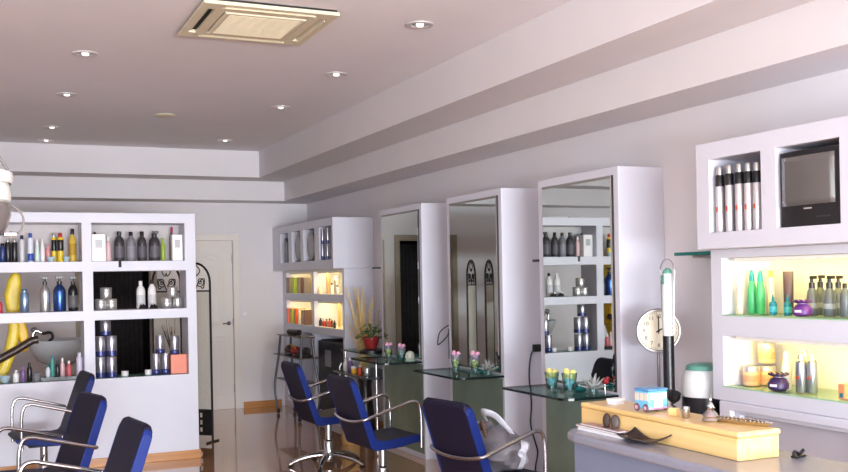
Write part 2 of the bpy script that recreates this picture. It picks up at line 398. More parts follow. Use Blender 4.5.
def item(kind, x, y, z, r, h, body, cap, label, axis, group):
    nm, cat = NAMES[kind]
    t = thing(nm, label, cat, (x, y, z+.001), group=group)
    bmat, cmat = pm(body), pm(cap)
    if kind == 'box':
        if axis == 'Y': d = min(r, .045); obj('carton_body', bx(-r, r, -d, d, 0, h), bmat, t, bevel=.002); f = ('Y', -d)
        else: d = .04; obj('carton_body', bx(-d, d, -r, r, 0, h), bmat, t, bevel=.002); f = ('X', -d)
        if body != 'orange':
            q = (-r*.5, r*.5)
            if f[0] == 'Y': obj('printed_patch', bx(q[0], q[1], f[1]-.001, f[1]+.002, h*.5, h*.8), cmat, t)
            else: obj('printed_patch', bx(f[1]-.001, f[1]+.002, q[0], q[1], h*.1, h*.4), pm('teal'), t)
        return t
    if kind == 'book':
        obj('cover', bx(-.07, .07, -r, r, 0, h), bmat, t, bevel=.004)
        obj('pages', bx(-.062, .0715, -r*.6, r*.6, .004, h-.004), mat('paper_edge', (232, 226, 212), .8), t)
        return t
    if kind == 'tube':
        bm = B(); n = 20
        lv = [(0, 1, 1), (.16, 1, 1), (.5, 1.02, .8), (.9, 1.05, .25), (1, 1.05, .12)]
        rings = [[bm.verts.new((r*b_*math.cos(2*PI*k/n)*.8, r*a*math.sin(2*PI*k/n), .15*h+.85*h*zf)) for k in range(n)] for zf, a, b_ in lv]
        for a, b in zip(rings, rings[1:]):
            for k in range(n): bm.faces.new((a[k], a[(k+1) % n], b[(k+1) % n], b[k]))
        bm.faces.new(rings[0][::-1]); bm.faces.new(rings[-1])
        obj('tube_body', bm, bmat, t, smooth=True)
        obj('cap', lt([(0,0),(r*.8,0),(r*.8,h*.15),(0,h*.15)], 18), cmat, t, smooth=True)
        t.rotation_euler = (0, 0, .72)
        return t
    pb, pc = S_[kind]
    obj('container', lt([(a*r, b*h) for a, b in pb], 22), bmat, t, smooth=True)
    if pc: c = obj('cap', lt([(a*r, b*h) for a, b in pc], 18), cmat, t, smooth=True)
    d = (0, -1) if axis == 'Y' else (-1, 0)
    if kind in ('pump', 'pumpflask', 'pumpb'):
        bm = B(); zt = h*.93
        if kind == 'pumpflask': box(bm, -r*.62, r*.62, -r*.2, r*.2, zt, h)
        else:
            s = 1 if axis == 'Y' else -1
            tube(bm, [(-d[1]*.0, 0, zt-.02*h), (0, 0, zt+.02*h)], r*.25, 10)
            if axis == 'Y': box(bm, -r*.3, r*.75, -r*.22, r*.22, h*.91, h)
            else: box(bm, -r*.25, r*.25, -r*.95, r*.3, h*.92, h)
        obj('pump_head', bm, cmat, t, bevel=.002)
    def band(z0, z1, m, k=1.012, name='label_band'):
        obj(name, lt([(r*k*.99, h*z0), (r*k, h*z0+.0005), (r*k, h*z1-.0005), (r*k*.99, h*z1)], 22), m, t, smooth=True)
    if kind == 'spray':
        obj('nozzle_cap', lt([(0, h*.87), (r*.72, h*.87), (r*.72, h*.975), (r*.6, h), (0, h)], 18), pm('silver'), t, smooth=True)
        band(.30, .305, mat('label_line', (150, 140, 146), .5))
        bm = B(); box(bm, -r*1.02, -r*.96, -r*.28, r*.28, h*.315, h*.385); obj('logo_patch', bm, pm('redor'), t)
    if kind == 'tin': band(.0, .24, mat('tin_blue', (56, 62, 112), .3, .3), 1.015)
    if body == 'yellow_black': band(.38, .76, pm('black'))
    if body == 'white_blue' and kind == 'can': band(.05, .3, pm('blue'))
    if body in ('white', 'charcoal', 'grey') and kind in ('flask', 'pump'): band(.12, .5, mat('label_'+body, {'white': (206, 206, 208), 'charcoal': (92, 88, 96), 'grey': (140, 138, 146)}[body], .5))
    if body == 'black' and kind == 'pumpflask': band(.1, .45, mat('label_mid', (96, 96, 98), .5))
    if body == 'amber' and kind == 'round': band(.2, .55, mat('label_ochre', (176, 140, 40), .5))
    if body == 'peach': band(.2, .55, mat('label_peach', (214, 160, 122), .5))
    if body == 'steel':
        bm = B(); box(bm, -r*1.01, -r*.9, -r*.4, r*.4, h*.36, h*.42); obj('printed_mark', bm, pm('redor'), t)
    if kind == 'drop': band(.15, .42, mat('label_teal', (60, 170, 184), .4))
    if body == 'slate': band(.14, .32, mat('label_slate', (130, 136, 144), .5), .99)
    return t
ITEMS = {}
ITEMS['left upper'] = [
    ('can', 0.174, 8.840, 1.740, 0.0249, 0.158, 'blue_dk', 'black', 'dark blue can at the far left end of the top left shelf'),
    ('can', 0.216, 8.840, 1.740, 0.0228, 0.199, 'black', 'silver', 'black spray can with silver cap, left one of a pair on the top left shelf'),
    ('can', 0.266, 8.840, 1.740, 0.0229, 0.200, 'black', 'silver', 'black spray can with silver cap, right one of a pair on the top left shelf'),
    ('can', 0.324, 8.840, 1.740, 0.0209, 0.226, 'white_grey', 'navy', 'pale grey can with dark pointed cap beside the black pair'),
    ('can', 0.390, 8.840, 1.740, 0.0230, 0.243, 'white_blue', 'blue', 'white can with blue cap and blue lower band on the top left shelf'),
    ('cone', 0.443, 8.840, 1.740, 0.0189, 0.193, 'mint', 'white', 'slim pale mint bottle, left of two next to the blue capped can'),
    ('cone', 0.485, 8.840, 1.740, 0.0189, 0.194, 'white', 'white', 'slim white bottle beside the pale mint bottle'),
    ('round', 0.527, 8.840, 1.740, 0.0190, 0.152, 'pink', 'pink', 'small pink bottle beside the slim white bottle'),
    ('can', 0.576, 8.860, 1.740, 0.0212, 0.246, 'yellow_black', 'silver', 'yellow and black spray can with pale cap'),
    ('can', 0.625, 8.820, 1.740, 0.0254, 0.245, 'yellow_black', 'red', 'yellow and black spray can with red cap'),
    ('round', 0.723, 8.840, 1.740, 0.0320, 0.281, 'amber', 'black', 'yellow oil bottle with black cap at the right end of the top left shelf'),
    ('dish', 0.544, 8.750, 1.740, 0.0376, 0.042, 'glass_blue', 'glass_blue', 'low pale blue glass dish in front of the yellow and black cans, left one'),
    ('dish', 0.666, 8.750, 1.740, 0.0294, 0.042, 'glass_blue', 'glass_blue', 'low pale blue glass dish in front of the yellow oil bottle, right one'),
]
ITEMS['right upper'] = [
    ('box', 0.929, 8.810, 1.740, 0.0558, 0.232, 'white', 'silver_grey', 'white carton at the left end of the top right shelf'),
    ('round', 0.913, 8.910, 1.740, 0.0195, 0.256, 'navy', 'black', 'dark capped bottle standing behind the left white carton'),
    ('round', 1.015, 8.840, 1.740, 0.0238, 0.216, 'pinkwhite', 'white', 'small white and red bottle between the left carton and a dark bottle'),
    ('flask', 1.107, 8.840, 1.740, 0.0434, 0.260, 'charcoal', 'black', 'charcoal flask bottle, leftmost of the dark ones on the top right shelf'),
    ('flask', 1.205, 8.840, 1.740, 0.0393, 0.257, 'grey', 'black', 'grey flask bottle between two charcoal ones'),
    ('flask', 1.298, 8.840, 1.740, 0.0394, 0.259, 'charcoal', 'black', 'charcoal flask bottle just right of the grey flask'),
    ('pump', 1.405, 8.840, 1.740, 0.0484, 0.264, 'charcoal', 'black', 'wide charcoal bottle with trigger pump on the top right shelf'),
    ('round', 1.483, 8.870, 1.740, 0.0200, 0.204, 'lime', 'lime', 'lime green bottle beside the charcoal pump bottle'),
    ('round', 1.569, 8.910, 1.740, 0.0224, 0.304, 'plum', 'magenta', 'plum bottle with tall magenta cap behind the right white carton'),
    ('box', 1.591, 8.810, 1.740, 0.0443, 0.230, 'white', 'silver_grey', 'white carton at the right end of the top right shelf'),
]
ITEMS['left middle'] = [
    ('can', 0.151, 8.840, 1.322, 0.0166, 0.091, 'red', 'red', 'small red tin at the left end of the middle left shelf'),
    ('can', 0.336, 8.840, 1.322, 0.0355, 0.196, 'silverblue', 'silverblue', 'silvery blue tin without cap on the middle left shelf'),
    ('pumpflask', 0.497, 8.840, 1.322, 0.0421, 0.295, 'silver', 'black', 'silver pump bottle on the middle left shelf'),
    ('pumpflask', 0.612, 8.840, 1.322, 0.0508, 0.297, 'steelblue', 'black', 'metallic blue pump bottle on the middle left shelf'),
    ('pumpflask', 0.720, 8.840, 1.322, 0.0405, 0.294, 'black', 'black', 'black pump bottle with grey print on the middle left shelf'),
]
ITEMS['right middle'] = [
    ('jar', 0.944, 8.840, 1.322, 0.0474, 0.095, 'silver', 'silver', 'silver jar at lower left of the left pyramid of three'),
    ('jar', 1.030, 8.840, 1.322, 0.0476, 0.095, 'silver', 'silver', 'silver jar at lower right of the left pyramid of three'),
    ('jar', 0.989, 8.840, 1.420, 0.0475, 0.095, 'silver', 'silver', 'silver jar on top of the left pyramid of three'),
    ('flask', 1.280, 8.840, 1.322, 0.0372, 0.245, 'white', 'white', 'white bottle with white cap on the middle right shelf'),
    ('flask', 1.376, 8.840, 1.322, 0.0352, 0.251, 'white', 'black', 'white bottle with black cap on the middle right shelf'),
    ('jar', 1.501, 8.840, 1.322, 0.0465, 0.093, 'silver', 'silver', 'silver jar at lower left of the right pyramid of three'),
    ('jar', 1.594, 8.840, 1.322, 0.0467, 0.093, 'silver', 'silver', 'silver jar at lower right of the right pyramid of three'),
    ('jar', 1.552, 8.840, 1.418, 0.0466, 0.093, 'silver', 'silver', 'silver jar on top of the right pyramid of three'),
]
ITEMS['left bottom'] = [
    ('dish', 0.174, 8.820, 0.744, 0.0455, 0.058, 'glass_blue', 'glass_blue', 'small clear glass bowl at the left of the lowest left shelf'),
    ('round', 0.259, 8.820, 0.744, 0.0249, 0.100, 'white', 'white', 'little white bottle on the lowest left shelf'),
    ('round', 0.313, 8.820, 0.744, 0.0208, 0.133, 'violet', 'violet', 'violet slim bottle beside the little white bottle'),
    ('round', 0.364, 8.820, 0.744, 0.0209, 0.159, 'black', 'black', 'black slim bottle beside the violet bottle'),
    ('cup', 0.419, 8.780, 0.744, 0.0333, 0.071, 'grey', 'grey', 'small grey cup in front of the basin on the lowest left shelf'),
    ('can', 0.760, 8.820, 0.744, 0.0256, 0.221, 'lilac', 'lilac', 'pale lilac can at the right end of the lowest left shelf'),
]
ITEMS['tray'] = [
    ('round', 0.508, 8.820, 0.757, 0.0189, 0.118, 'white_blue', 'teal', 'white bottle with teal cap, leftmost on the dark tray'),
    ('round', 0.545, 8.850, 0.757, 0.0169, 0.194, 'teal_yellow', 'teal', 'tall teal and yellow bottle on the dark tray'),
    ('round', 0.583, 8.820, 0.757, 0.0190, 0.152, 'black', 'black', 'black bottle in the middle of the dark tray'),
    ('round', 0.623, 8.820, 0.757, 0.0190, 0.169, 'pinkwhite', 'white', 'white and pink bottle on the dark tray'),
    ('round', 0.675, 8.820, 0.757, 0.0212, 0.144, 'redwhite', 'white', 'red and white bottle at the right end of the dark tray'),
]
ITEMS['right bottom'] = [
    ('tin', 0.932, 8.840, 0.744, 0.0452, 0.176, 'chrome_blue', 'silver', 'silver and blue can, bottom left of the left stack of five'),
    ('tin', 1.023, 8.840, 0.744, 0.0454, 0.173, 'chrome_blue', 'silver', 'silver and blue can, bottom right of the left stack of five'),
    ('tin', 0.935, 8.840, 0.928, 0.0452, 0.168, 'chrome_blue', 'silver', 'silver and blue can, middle left of the left stack of five'),
    ('tin', 1.026, 8.840, 0.928, 0.0454, 0.169, 'chrome_blue', 'silver', 'silver and blue can, middle right of the left stack of five'),
    ('tin', 0.979, 8.840, 1.107, 0.0453, 0.125, 'chrome_blue', 'silver', 'silver and blue can on the very top of the left stack'),
    ('jar', 1.134, 8.840, 0.744, 0.0304, 0.043, 'white', 'white', 'tiny white pot beside the left can stack'),
    ('jar', 1.331, 8.840, 0.744, 0.0285, 0.044, 'white', 'white', 'tiny white pot beside the right can stack'),
    ('tin', 1.399, 8.840, 0.744, 0.0396, 0.181, 'chrome_blue', 'silver', 'silver and blue can, bottom left of the right stack'),
    ('tin', 1.481, 8.840, 0.744, 0.0376, 0.181, 'chrome_blue', 'silver', 'silver and blue can, bottom right of the right stack beside the orange box'),
    ('tin', 1.436, 8.840, 0.925, 0.0397, 0.163, 'chrome_blue', 'silver', 'silver and blue can on top of the right stack'),
    ('box', 1.586, 8.820, 0.744, 0.0692, 0.168, 'orange', 'orange', 'orange cardboard box at the right end of the lowest right shelf'),
    ('tin', 1.562, 8.840, 0.912, 0.0399, 0.164, 'chrome_blue', 'silver', 'silver and blue can standing on the orange box'),
]
ITEMS['right cab lit1'] = [
    ('cone', 3.485, 3.843, 1.335, 0.0164, 0.207, 'clearwhite', 'clearwhite', 'slim frosted white bottle at the left end of the upper lit shelf'),
    ('cone', 3.560, 3.836, 1.335, 0.0215, 0.220, 'green', 'teal', 'green bottle with teal cap, left one of two on the upper lit shelf'),
    ('cone', 3.560, 3.777, 1.335, 0.0213, 0.218, 'green', 'teal', 'green bottle with teal cap, right one of two on the upper lit shelf'),
    ('can', 3.620, 3.768, 1.335, 0.0176, 0.216, 'cream', 'orange_y', 'cream bottle with yellow cap behind a small teal bottle'),
    ('drop', 3.500, 3.631, 1.335, 0.0182, 0.102, 'teal', 'teal', 'small teal bottle in front of the cream bottle'),
    ('tube', 3.610, 3.641, 1.335, 0.0233, 0.211, 'dark_brown', 'black', 'dark brown squeeze tube on the upper lit shelf'),
    ('drop', 3.500, 3.537, 1.335, 0.0179, 0.100, 'teal', 'teal', 'small teal bottle in front of the dark brown tube'),
    ('pumpb', 3.560, 3.444, 1.335, 0.0282, 0.188, 'slate', 'black', 'slate grey pump bottle just behind the purple pouch'),
    ('pumpb', 3.640, 3.469, 1.335, 0.0262, 0.190, 'slate', 'black', 'slate grey pump bottle, second from the purple pouch'),
    ('pumpb', 3.550, 3.330, 1.335, 0.0298, 0.188, 'slate', 'black', 'slate grey pump bottle, third from the purple pouch'),
    ('pumpb', 3.650, 3.371, 1.335, 0.0257, 0.187, 'slate', 'black', 'slate grey pump bottle, fourth from the purple pouch'),
    ('flask', 3.540, 3.233, 1.335, 0.0225, 0.153, 'slate', 'black', 'slate grey capped bottle at the right end of the pump bottles'),
]
ITEMS['right cab lit2'] = [
    ('jar2', 3.540, 3.829, 0.975, 0.0429, 0.096, 'peach', 'silver', 'peach jar with silver lid, in front at the left of the lower lit shelf'),
    ('jar2', 3.620, 3.806, 0.975, 0.0430, 0.096, 'peach', 'silver', 'peach jar with silver lid underneath the upper peach jar'),
    ('jar2', 3.620, 3.807, 1.085, 0.0430, 0.101, 'peach', 'silver', 'peach jar with silver lid stacked on another jar'),
    ('cone', 3.540, 3.593, 0.975, 0.0229, 0.184, 'white', 'white', 'tall white bottle beside the dark purple pouch'),
    ('can', 3.510, 3.471, 0.975, 0.0247, 0.183, 'steel', 'silver', 'steel bottle with red print, left of two on the lower lit shelf'),
    ('can', 3.540, 3.433, 0.975, 0.0234, 0.183, 'steel', 'silver', 'steel bottle with red print, right of two on the lower lit shelf'),
    ('can', 3.640, 3.574, 0.975, 0.0231, 0.189, 'peach', 'silver', 'peach bottle hidden behind the two steel bottles'),
    ('box', 3.510, 3.199, 0.975, 0.0178, 0.067, 'orange_teal', 'silver', 'small orange and teal carton at the right end of the lower lit shelf'),
]
ITEMS['cans'] = [
    ('spray', 3.335, 3.801, 1.745, 0.0212, 0.322, 'silverwhite', 'black', 'silver spray can with black collar, first from the far end of five'),
    ('spray', 3.335, 3.733, 1.745, 0.0210, 0.323, 'silverwhite', 'black', 'silver spray can with black collar, second from the far end of five'),
    ('spray', 3.335, 3.664, 1.745, 0.0216, 0.323, 'silverwhite', 'black', 'silver spray can with black collar, middle of five'),
    ('spray', 3.335, 3.603, 1.745, 0.0214, 0.319, 'silverwhite', 'black', 'silver spray can with black collar, second nearest the television'),
    ('spray', 3.335, 3.546, 1.745, 0.0212, 0.316, 'silverwhite', 'black', 'silver spray can with black collar, nearest the television'),
]
ITEMS['far upper'] = [
    ('can', 3.325, 11.272, 1.757, 0.0214, 0.291, 'grey', 'black', "grey bottle with black cap in the far unit's leftmost top cubby"),
    ('tin', 3.325, 9.940, 1.757, 0.0181, 0.165, 'chrome_blue', 'silver', "silver and blue can, lower far one of four in the far unit's top cubby"),
    ('tin', 3.325, 9.776, 1.757, 0.0178, 0.157, 'chrome_blue', 'silver', "silver and blue can, lower near one of four in the far unit's top cubby"),
    ('tin', 3.325, 9.931, 1.922, 0.0181, 0.165, 'chrome_blue', 'silver', "silver and blue can, upper far one of four in the far unit's top cubby"),
    ('tin', 3.325, 9.766, 1.922, 0.0178, 0.168, 'chrome_blue', 'silver', "silver and blue can, upper near one of four in the far unit's top cubby"),
]
ITEMS['far lit1'] = [
    ('book', 3.480, 11.603, 1.392, 0.0184, 0.190, 'taupe', 'taupe', "taupe folder, farthest on the far unit's upper lit shelf"),
    ('book', 3.480, 11.498, 1.392, 0.0182, 0.188, 'taupe', 'taupe', "grey brown folder next to a lime one on the far unit's upper lit shelf"),
    ('book', 3.480, 11.325, 1.392, 0.0240, 0.186, 'lime', 'lime', "lime green folder on the far unit's upper lit shelf"),
    ('book', 3.480, 11.154, 1.392, 0.0177, 0.189, 'taupe', 'taupe', 'taupe folder just right of the lime folder'),
    ('book', 3.480, 11.017, 1.392, 0.0146, 0.187, 'cocoa', 'cocoa', "cocoa brown folder on the far unit's upper lit shelf"),
    ('book', 3.480, 10.903, 1.392, 0.0145, 0.186, 'taupe', 'taupe', "taupe folder against the upright on the far unit's upper lit shelf"),
    ('cone', 3.480, 10.520, 1.392, 0.0225, 0.084, 'cream', 'cream', "small cream bottle on the far unit's upper lit shelf"),
    ('can', 3.530, 10.369, 1.392, 0.0222, 0.228, 'tan', 'tan', "tan bottle on the far unit's upper lit shelf"),
    ('round', 3.480, 10.108, 1.392, 0.0217, 0.119, 'white', 'black', "white bottle with black cap on the far unit's upper lit shelf"),
    ('can', 3.540, 10.129, 1.392, 0.0273, 0.191, 'silver', 'white', "silvery can on the far unit's upper lit shelf"),
    ('round', 3.440, 9.821, 1.392, 0.0190, 0.095, 'white', 'black', "white bottle with black cap nearest the end of the far unit's upper lit shelf"),
]
ITEMS['far lit2'] = [
    ('book', 3.480, 11.605, 1.028, 0.0159, 0.178, 'pink2', 'pink2', "pink folder, farthest on the far unit's lower lit shelf"),
    ('book', 3.480, 11.438, 1.028, 0.0218, 0.175, 'lime', 'lime', "lime green folder on the far unit's lower lit shelf"),
    ('book', 3.480, 11.275, 1.028, 0.0215, 0.179, 'redor', 'redor', "orange red folder beside the lime one on the far unit's lower lit shelf"),
    ('book', 3.480, 11.137, 1.028, 0.0154, 0.171, 'cream', 'cream', "cream folder on the far unit's lower lit shelf"),
    ('book', 3.480, 11.020, 1.028, 0.0140, 0.170, 'taupe', 'taupe', "taupe folder on the far unit's lower lit shelf"),
    ('book', 3.480, 10.913, 1.028, 0.0139, 0.174, 'cocoa', 'cocoa', "cocoa folder against the divider on the far unit's lower lit shelf"),
    ('round', 3.480, 10.521, 1.028, 0.0180, 0.090, 'black', 'black', "small black bottle at the left of the far unit's lower lit shelf row"),
    ('round', 3.480, 10.406, 1.028, 0.0178, 0.078, 'red', 'silver', "small red bottle with silver cap on the far unit's lower lit shelf"),
    ('round', 3.480, 10.306, 1.028, 0.0177, 0.083, 'cocoa', 'black', "small brown bottle with black cap on the far unit's lower lit shelf"),
    ('round', 3.480, 10.204, 1.028, 0.0175, 0.093, 'redor', 'black', "small orange red bottle on the far unit's lower lit shelf"),
    ('round', 3.480, 10.123, 1.028, 0.0174, 0.092, 'cocoa', 'silver', "small brown bottle with silver cap on the far unit's lower lit shelf"),
    ('cone', 3.540, 10.051, 1.028, 0.0141, 0.276, 'amber', 'amber', "tall amber flask on the far unit's lower lit shelf"),
    ('round', 3.430, 9.894, 1.028, 0.0138, 0.085, 'black', 'black', "small black bottle at the near end of the far unit's lower lit shelf"),
]
GROUPS = {'left upper': ('Y', 'products on the top left shelf'), 'right upper': ('Y', 'products on the top right shelf'), 'left middle': ('Y', 'products on the middle left shelf'),
  'right middle': ('Y', 'products on the middle right shelf'), 'left bottom': ('Y', 'products on the lowest left shelf'), 'tray': ('Y', 'bottles on the dark tray'), 'right bottom': ('Y', 'products on the lowest right shelf'),
  'right cab lit1': ('X', 'products on the upper lit shelf'), 'right cab lit2': ('X', 'products on the lower lit shelf'), 'cans': ('X', 'silver spray cans beside the television'),
  'far upper': ('X', 'products in the far top cubbies'), 'far lit1': ('X', 'products on the far upper lit shelf'), 'far lit2': ('X', 'products on the far lower lit shelf')}
for key, lst in ITEMS.items():
    ax, gr = GROUPS[key]
    for it in lst: item(*it, ax, gr)

# ------------------------------------------------------------------ white shelf divider on the left
dv = thing('shelf_divider', 'white open shelf divider with six square bays full of bottles', 'shelf unit', (-.09, 8.70, 0))
bm = B()
cells(bm, 'Y', 0, .30, (0, 1.826), (0, 2.152), [(.10, .875, 1.74, 2.066), (.955, 1.732, 1.74, 2.066), (.10, .875, 1.322, 1.654), (.962, 1.738, 1.322, 1.654), (.10, .88, .744, 1.24), (.968, 1.748, .744, 1.24)])
obj('carcass', bm, WHITE, dv, bevel=.003)
obj('back_panel', bx(.10, 1.74, .285, .295, 1.741, 2.065), mat('back_panel_grey', (196, 190, 190), .6), dv)
bm = B(); prism(bm, [(0, -.014), (1.84, -.014), (1.84, .30), (1.827, .30), (1.827, -.001), (0, -.001)], 'Z', 0, .075)
obj('plinth', bm, SKIRT, dv, bevel=.003)
for (x0, x1) in ((.101, .879), (.969, 1.747)): obj('glass_shelf', bx(x0, x1, .005, .295, .744, .7445), SHEET, dv)
bm = B(); box(bm, -.06, .06, -.025, .025, 0, .013); o = obj('trinket_box', bm, mat('grey_cardboard', (178, 168, 164), .7), loc=(1.06, 8.83, 2.1535), bevel=.002)
tag(o, 'flat grey box lying on top of the white shelf divider', 'box')
# tray carrying small bottles
t = thing('tray', 'shallow black tray holding five small bottles on the lowest left shelf', 'tray', (.59, 8.82, .7455))
bm = B(); box(bm, -.135, .135, -.06, .06, 0, .008); obj('tray_floor', bm, BLACK, t)
bm = B(); cells(bm, 'Y', 0, 1, (-.14, .14), (-.065, .065), [(-.133, .133, -.058, .058)]); xform(bm, Matrix(((1,0,0,0),(0,0,1,0),(0,.03,0,0),(0,0,0,1)))); obj('rim', bm, BLACK, t)
# small black clips by the white bottles
for x, lab in ((.62+.52, 'small black hair clip lying before the white capped white bottle'), (1.375, 'small black hair clip beside the black capped white bottle')):
    t = thing('hair_clip', lab, 'hair clip', (x if x > 1.3 else 1.285, 8.755, 1.323), .4, 'black hair clips')
    for s in (-1, 1):
        bm = B(); prism(bm, [(-.035, 0), (.035, 0), (.03, .02), (.0, .045), (-.025, .03)], 'Y', -.004, .004); xform(bm, Matrix.Rotation(s*.25, 4, 'X') @ Matrix.Translation((0, s*.012, 0))); obj('jaw', bm, BLACK, t, bevel=.002)
    obj('spring', tb([(-.012, -.012, .04), (-.012, .012, .04)], .006), STEELM, t, smooth=True)
t = thing('ribbon_tag', 'dark ribbon tag hanging over the edge of the top right shelf', 'tag', (1.092, 8.697, 1.742))
bm = B(); box(bm, -.012, .012, -.003, .001, -.055, .0); box(bm, -.012, .012, -.003, .06, 0, .003); obj('ribbon', bm, mat('dark_ribbon', (52, 50, 50), .8), t)
# twiggy dark plant on the orange box
t = thing('twig_plant', 'dark twiggy plant rising behind the cans and orange box', 'plant', (1.57, 8.94, .745))
obj('pot', lt([(0,0),(.03,0),(.04,.10),(.036,.10),(.03,.02),(0,.02)], 18), BLACK, t, smooth=True)
for k in range(9):
    a = random.uniform(-1, 1); b = random.uniform(-.25, .25)
    obj('twig', tb([(0, 0, .03), (a*.03, b*.03, .2), (a*.075, b*.06, .33), (a*.11, b*.08, .40+.08*random.random())], .004, 6, 4, [.0045, .004, .003, .0015]), mat('twig_brown', (58, 50, 42), .8), t, smooth=True)

# ------------------------------------------------------------------ shampoo corner behind the divider
t = thing('shampoo_basin', 'grey white shampoo basin seen through the lowest left bay', 'basin', (.70, 10.35, 0))
def oval(rx, ry, n=28): return [(rx*math.cos(2*PI*k/n), ry*math.sin(2*PI*k/n)) for k in range(n)]
obj('bowl', lt([(0,.74),(.10,.745),(.2,.80),(.26,.92),(.285,1.0),(.275,1.008),(.25,.985),(.18,.86),(.08,.80),(0,.795)], 32, sy=1.1), mat('basin_ceramic', (196, 200, 204), .2), t, smooth=True)
obj('pedestal', lt([(0,0),(.13,0),(.12,.05),(.07,.2),(.07,.6),(.12,.76),(0,.76)], 24), mat('basin_ceramic', (196, 200, 204)), t, smooth=True)
bm = B(); tube(bm, [(-.23, 0, 1.0), (-.235, 0, 1.07), (-.2, 0, 1.10), (-.15, 0, 1.07)], .018, 10, 5); lathe(bm, [(0,0),(.03,0),(.03,.03),(0,.035)], 16, (-.23, 0, .985)); obj('faucet', bm, CHROME, t, smooth=True)
obj('faucet_lever', tb([(-.235, 0, 1.09), (-.25, .0, 1.12), (-.20, 0, 1.13)], .009, 8, 4), CHROME, t, smooth=True)
obj('shower_hose', tb([(-.15, -.05, 1.07), (-.08, -.07, 1.08), (-.06, -.08, 1.03), (-.12, -.1, .98), (-.2, -.1, .93)], .014, 8, 5), BLACK, t, smooth=True)
t = thing('shampoo_chair', 'yellow padded shampoo chair with dark brown armrest behind the left bays', 'chair', (0, 9.30, .1)); t.scale = (.938, .938, .938)
YEL = mat('yellow_vinyl', (230, 182, 14), .4); YEL2 = mat('pale_yellow_vinyl', (230, 200, 50), .4)
bm = B(); prism(bm, [(.02,.62),(.10,.70),(.19,.92),(.235,1.15),(.22,1.30),(.20,1.45),(.235,1.60),(.29,1.68),(.345,1.64),(.345,1.5),(.325,1.3),(.33,1.12),(.285,.9),(.2,.68),(.12,.56)], 'Y', -.16, .16); obj('backrest', bm, YEL2, t, bevel=.03, bseg=3)
bm = B(); prism(bm, [(.30,1.33),(.345,1.33),(.40,1.1),(.40,.95),(.345,.92),(.31,1.1)], 'Y', -.15, .15); obj('side_cushion', bm, YEL, t, bevel=.02, bseg=3)
bm = B(); prism(bm, [(-.6,.42),(.1,.40),(.2,.62),(.1,.64),(.02,.54),(-.6,.54)], 'Y', -.16, .16); obj('seat', bm, mat('brown_vinyl', (60, 42, 36), .4), t, bevel=.03, bseg=3)
for s in (-1,): obj('armrest', tb([(-.45, s*.215, .68), (-.1, s*.215, .76), (.25, s*.215, .93), (.42, s*.215, 1.03), (.48, s*.215, 1.04)], .036, 12, 5), mat('brown_vinyl', (60, 42, 36)), t, smooth=True)
bm = B(); box(bm, -.35, .12, -.2, .2, -.106, .06); box(bm, -.2, -.04, -.1, .1, .06, .41); obj('base', bm, BLACK, t, bevel=.01)
# folding screen
def screen_panel(t, p0, p1):
    L = math.hypot(p1[0]-p0[0], p1[1]-p0[1]); a = math.atan2(p1[1]-p0[1], p1[0]-p0[0])
    M = Matrix.Translation((p0[0], p0[1], 0)) @ Matrix.Rotation(a, 4, 'Z')
    R = L/2-.014; c = L/2; zt = 1.73-R*1.15
    arch = [(c+R*math.cos(PI*k/14), 0, zt+R*1.15*math.sin(PI*k/14)) for k in range(15)]
    bm = B(); tube(bm, [(c+R, 0, 0)] + arch + [(c-R, 0, 0)], .011, 8)
    for z in (1.46, .31, .07): tube(bm, [(c-R, 0, z), (c+R, 0, z)], .008, 8)
    xform(bm, M); fr = obj('panel_frame', bm, IRON, t, smooth=True)
    bm = B()
    for s in (-1, 1):
        sp = [(c+s*(.055-.05*k/16*math.cos(k*.75)), 0, 1.55+.05*k/16*math.sin(k*.75)) for k in range(17)]
        tube(bm, sp, .005, 6)
        tube(bm, [(c, 0, 1.47), (c+s*.03, 0, 1.54), (c+s*.10, 0, 1.58), (c+s*.09, 0, 1.49), (c+s*.06, 0, 1.50)], .005, 6, 5)
        tube(bm, [(c, 0, 1.72), (c+s*.05, 0, 1.66), (c+s*.015, 0, 1.61), (c+s*.0, 0, 1.64)], .005, 6, 5)
    xform(bm, M); obj('scrollwork', bm, IRON, fr, smooth=True)
    bm = B()
    cells(bm, 'Y', -.006, .006, (c-R, c+R), (.075, .305), [(c-R+.03+.052*i, c-R+.062+.052*i, .095+.07*j, .14+.07*j) for i in range(4) for j in range(3)])
    xform(bm, M); obj('lattice', bm, IRON, fr)
    bm = B(); box(bm, c-R+.01, c+R-.01, -.003, .003, .31, 1.455); xform(bm, M); obj('fabric', bm, FABRIC, fr)
    bm = B()
    for q in (c-R, c+R): tube(bm, [(q, -.1, .008), (q, .1, .008)], .008, 8)
    xform(bm, M); obj('foot_bars', bm, IRON, fr, smooth=True)
t = thing('arched_screen', 'wrought iron arched screen with pale fabric showing past the end of the white divider', 'screen', (1.785, 9.72, 0), group='wrought iron arched screens')
screen_panel(t, (0, 0), (.245, -.26))
t = thing('arched_screen', 'wrought iron arched screen seen through the middle right bay behind the jars', 'screen', (1.52, 9.80, 0), group='wrought iron arched screens')
screen_panel(t, (0, 0), (.245, -.26))

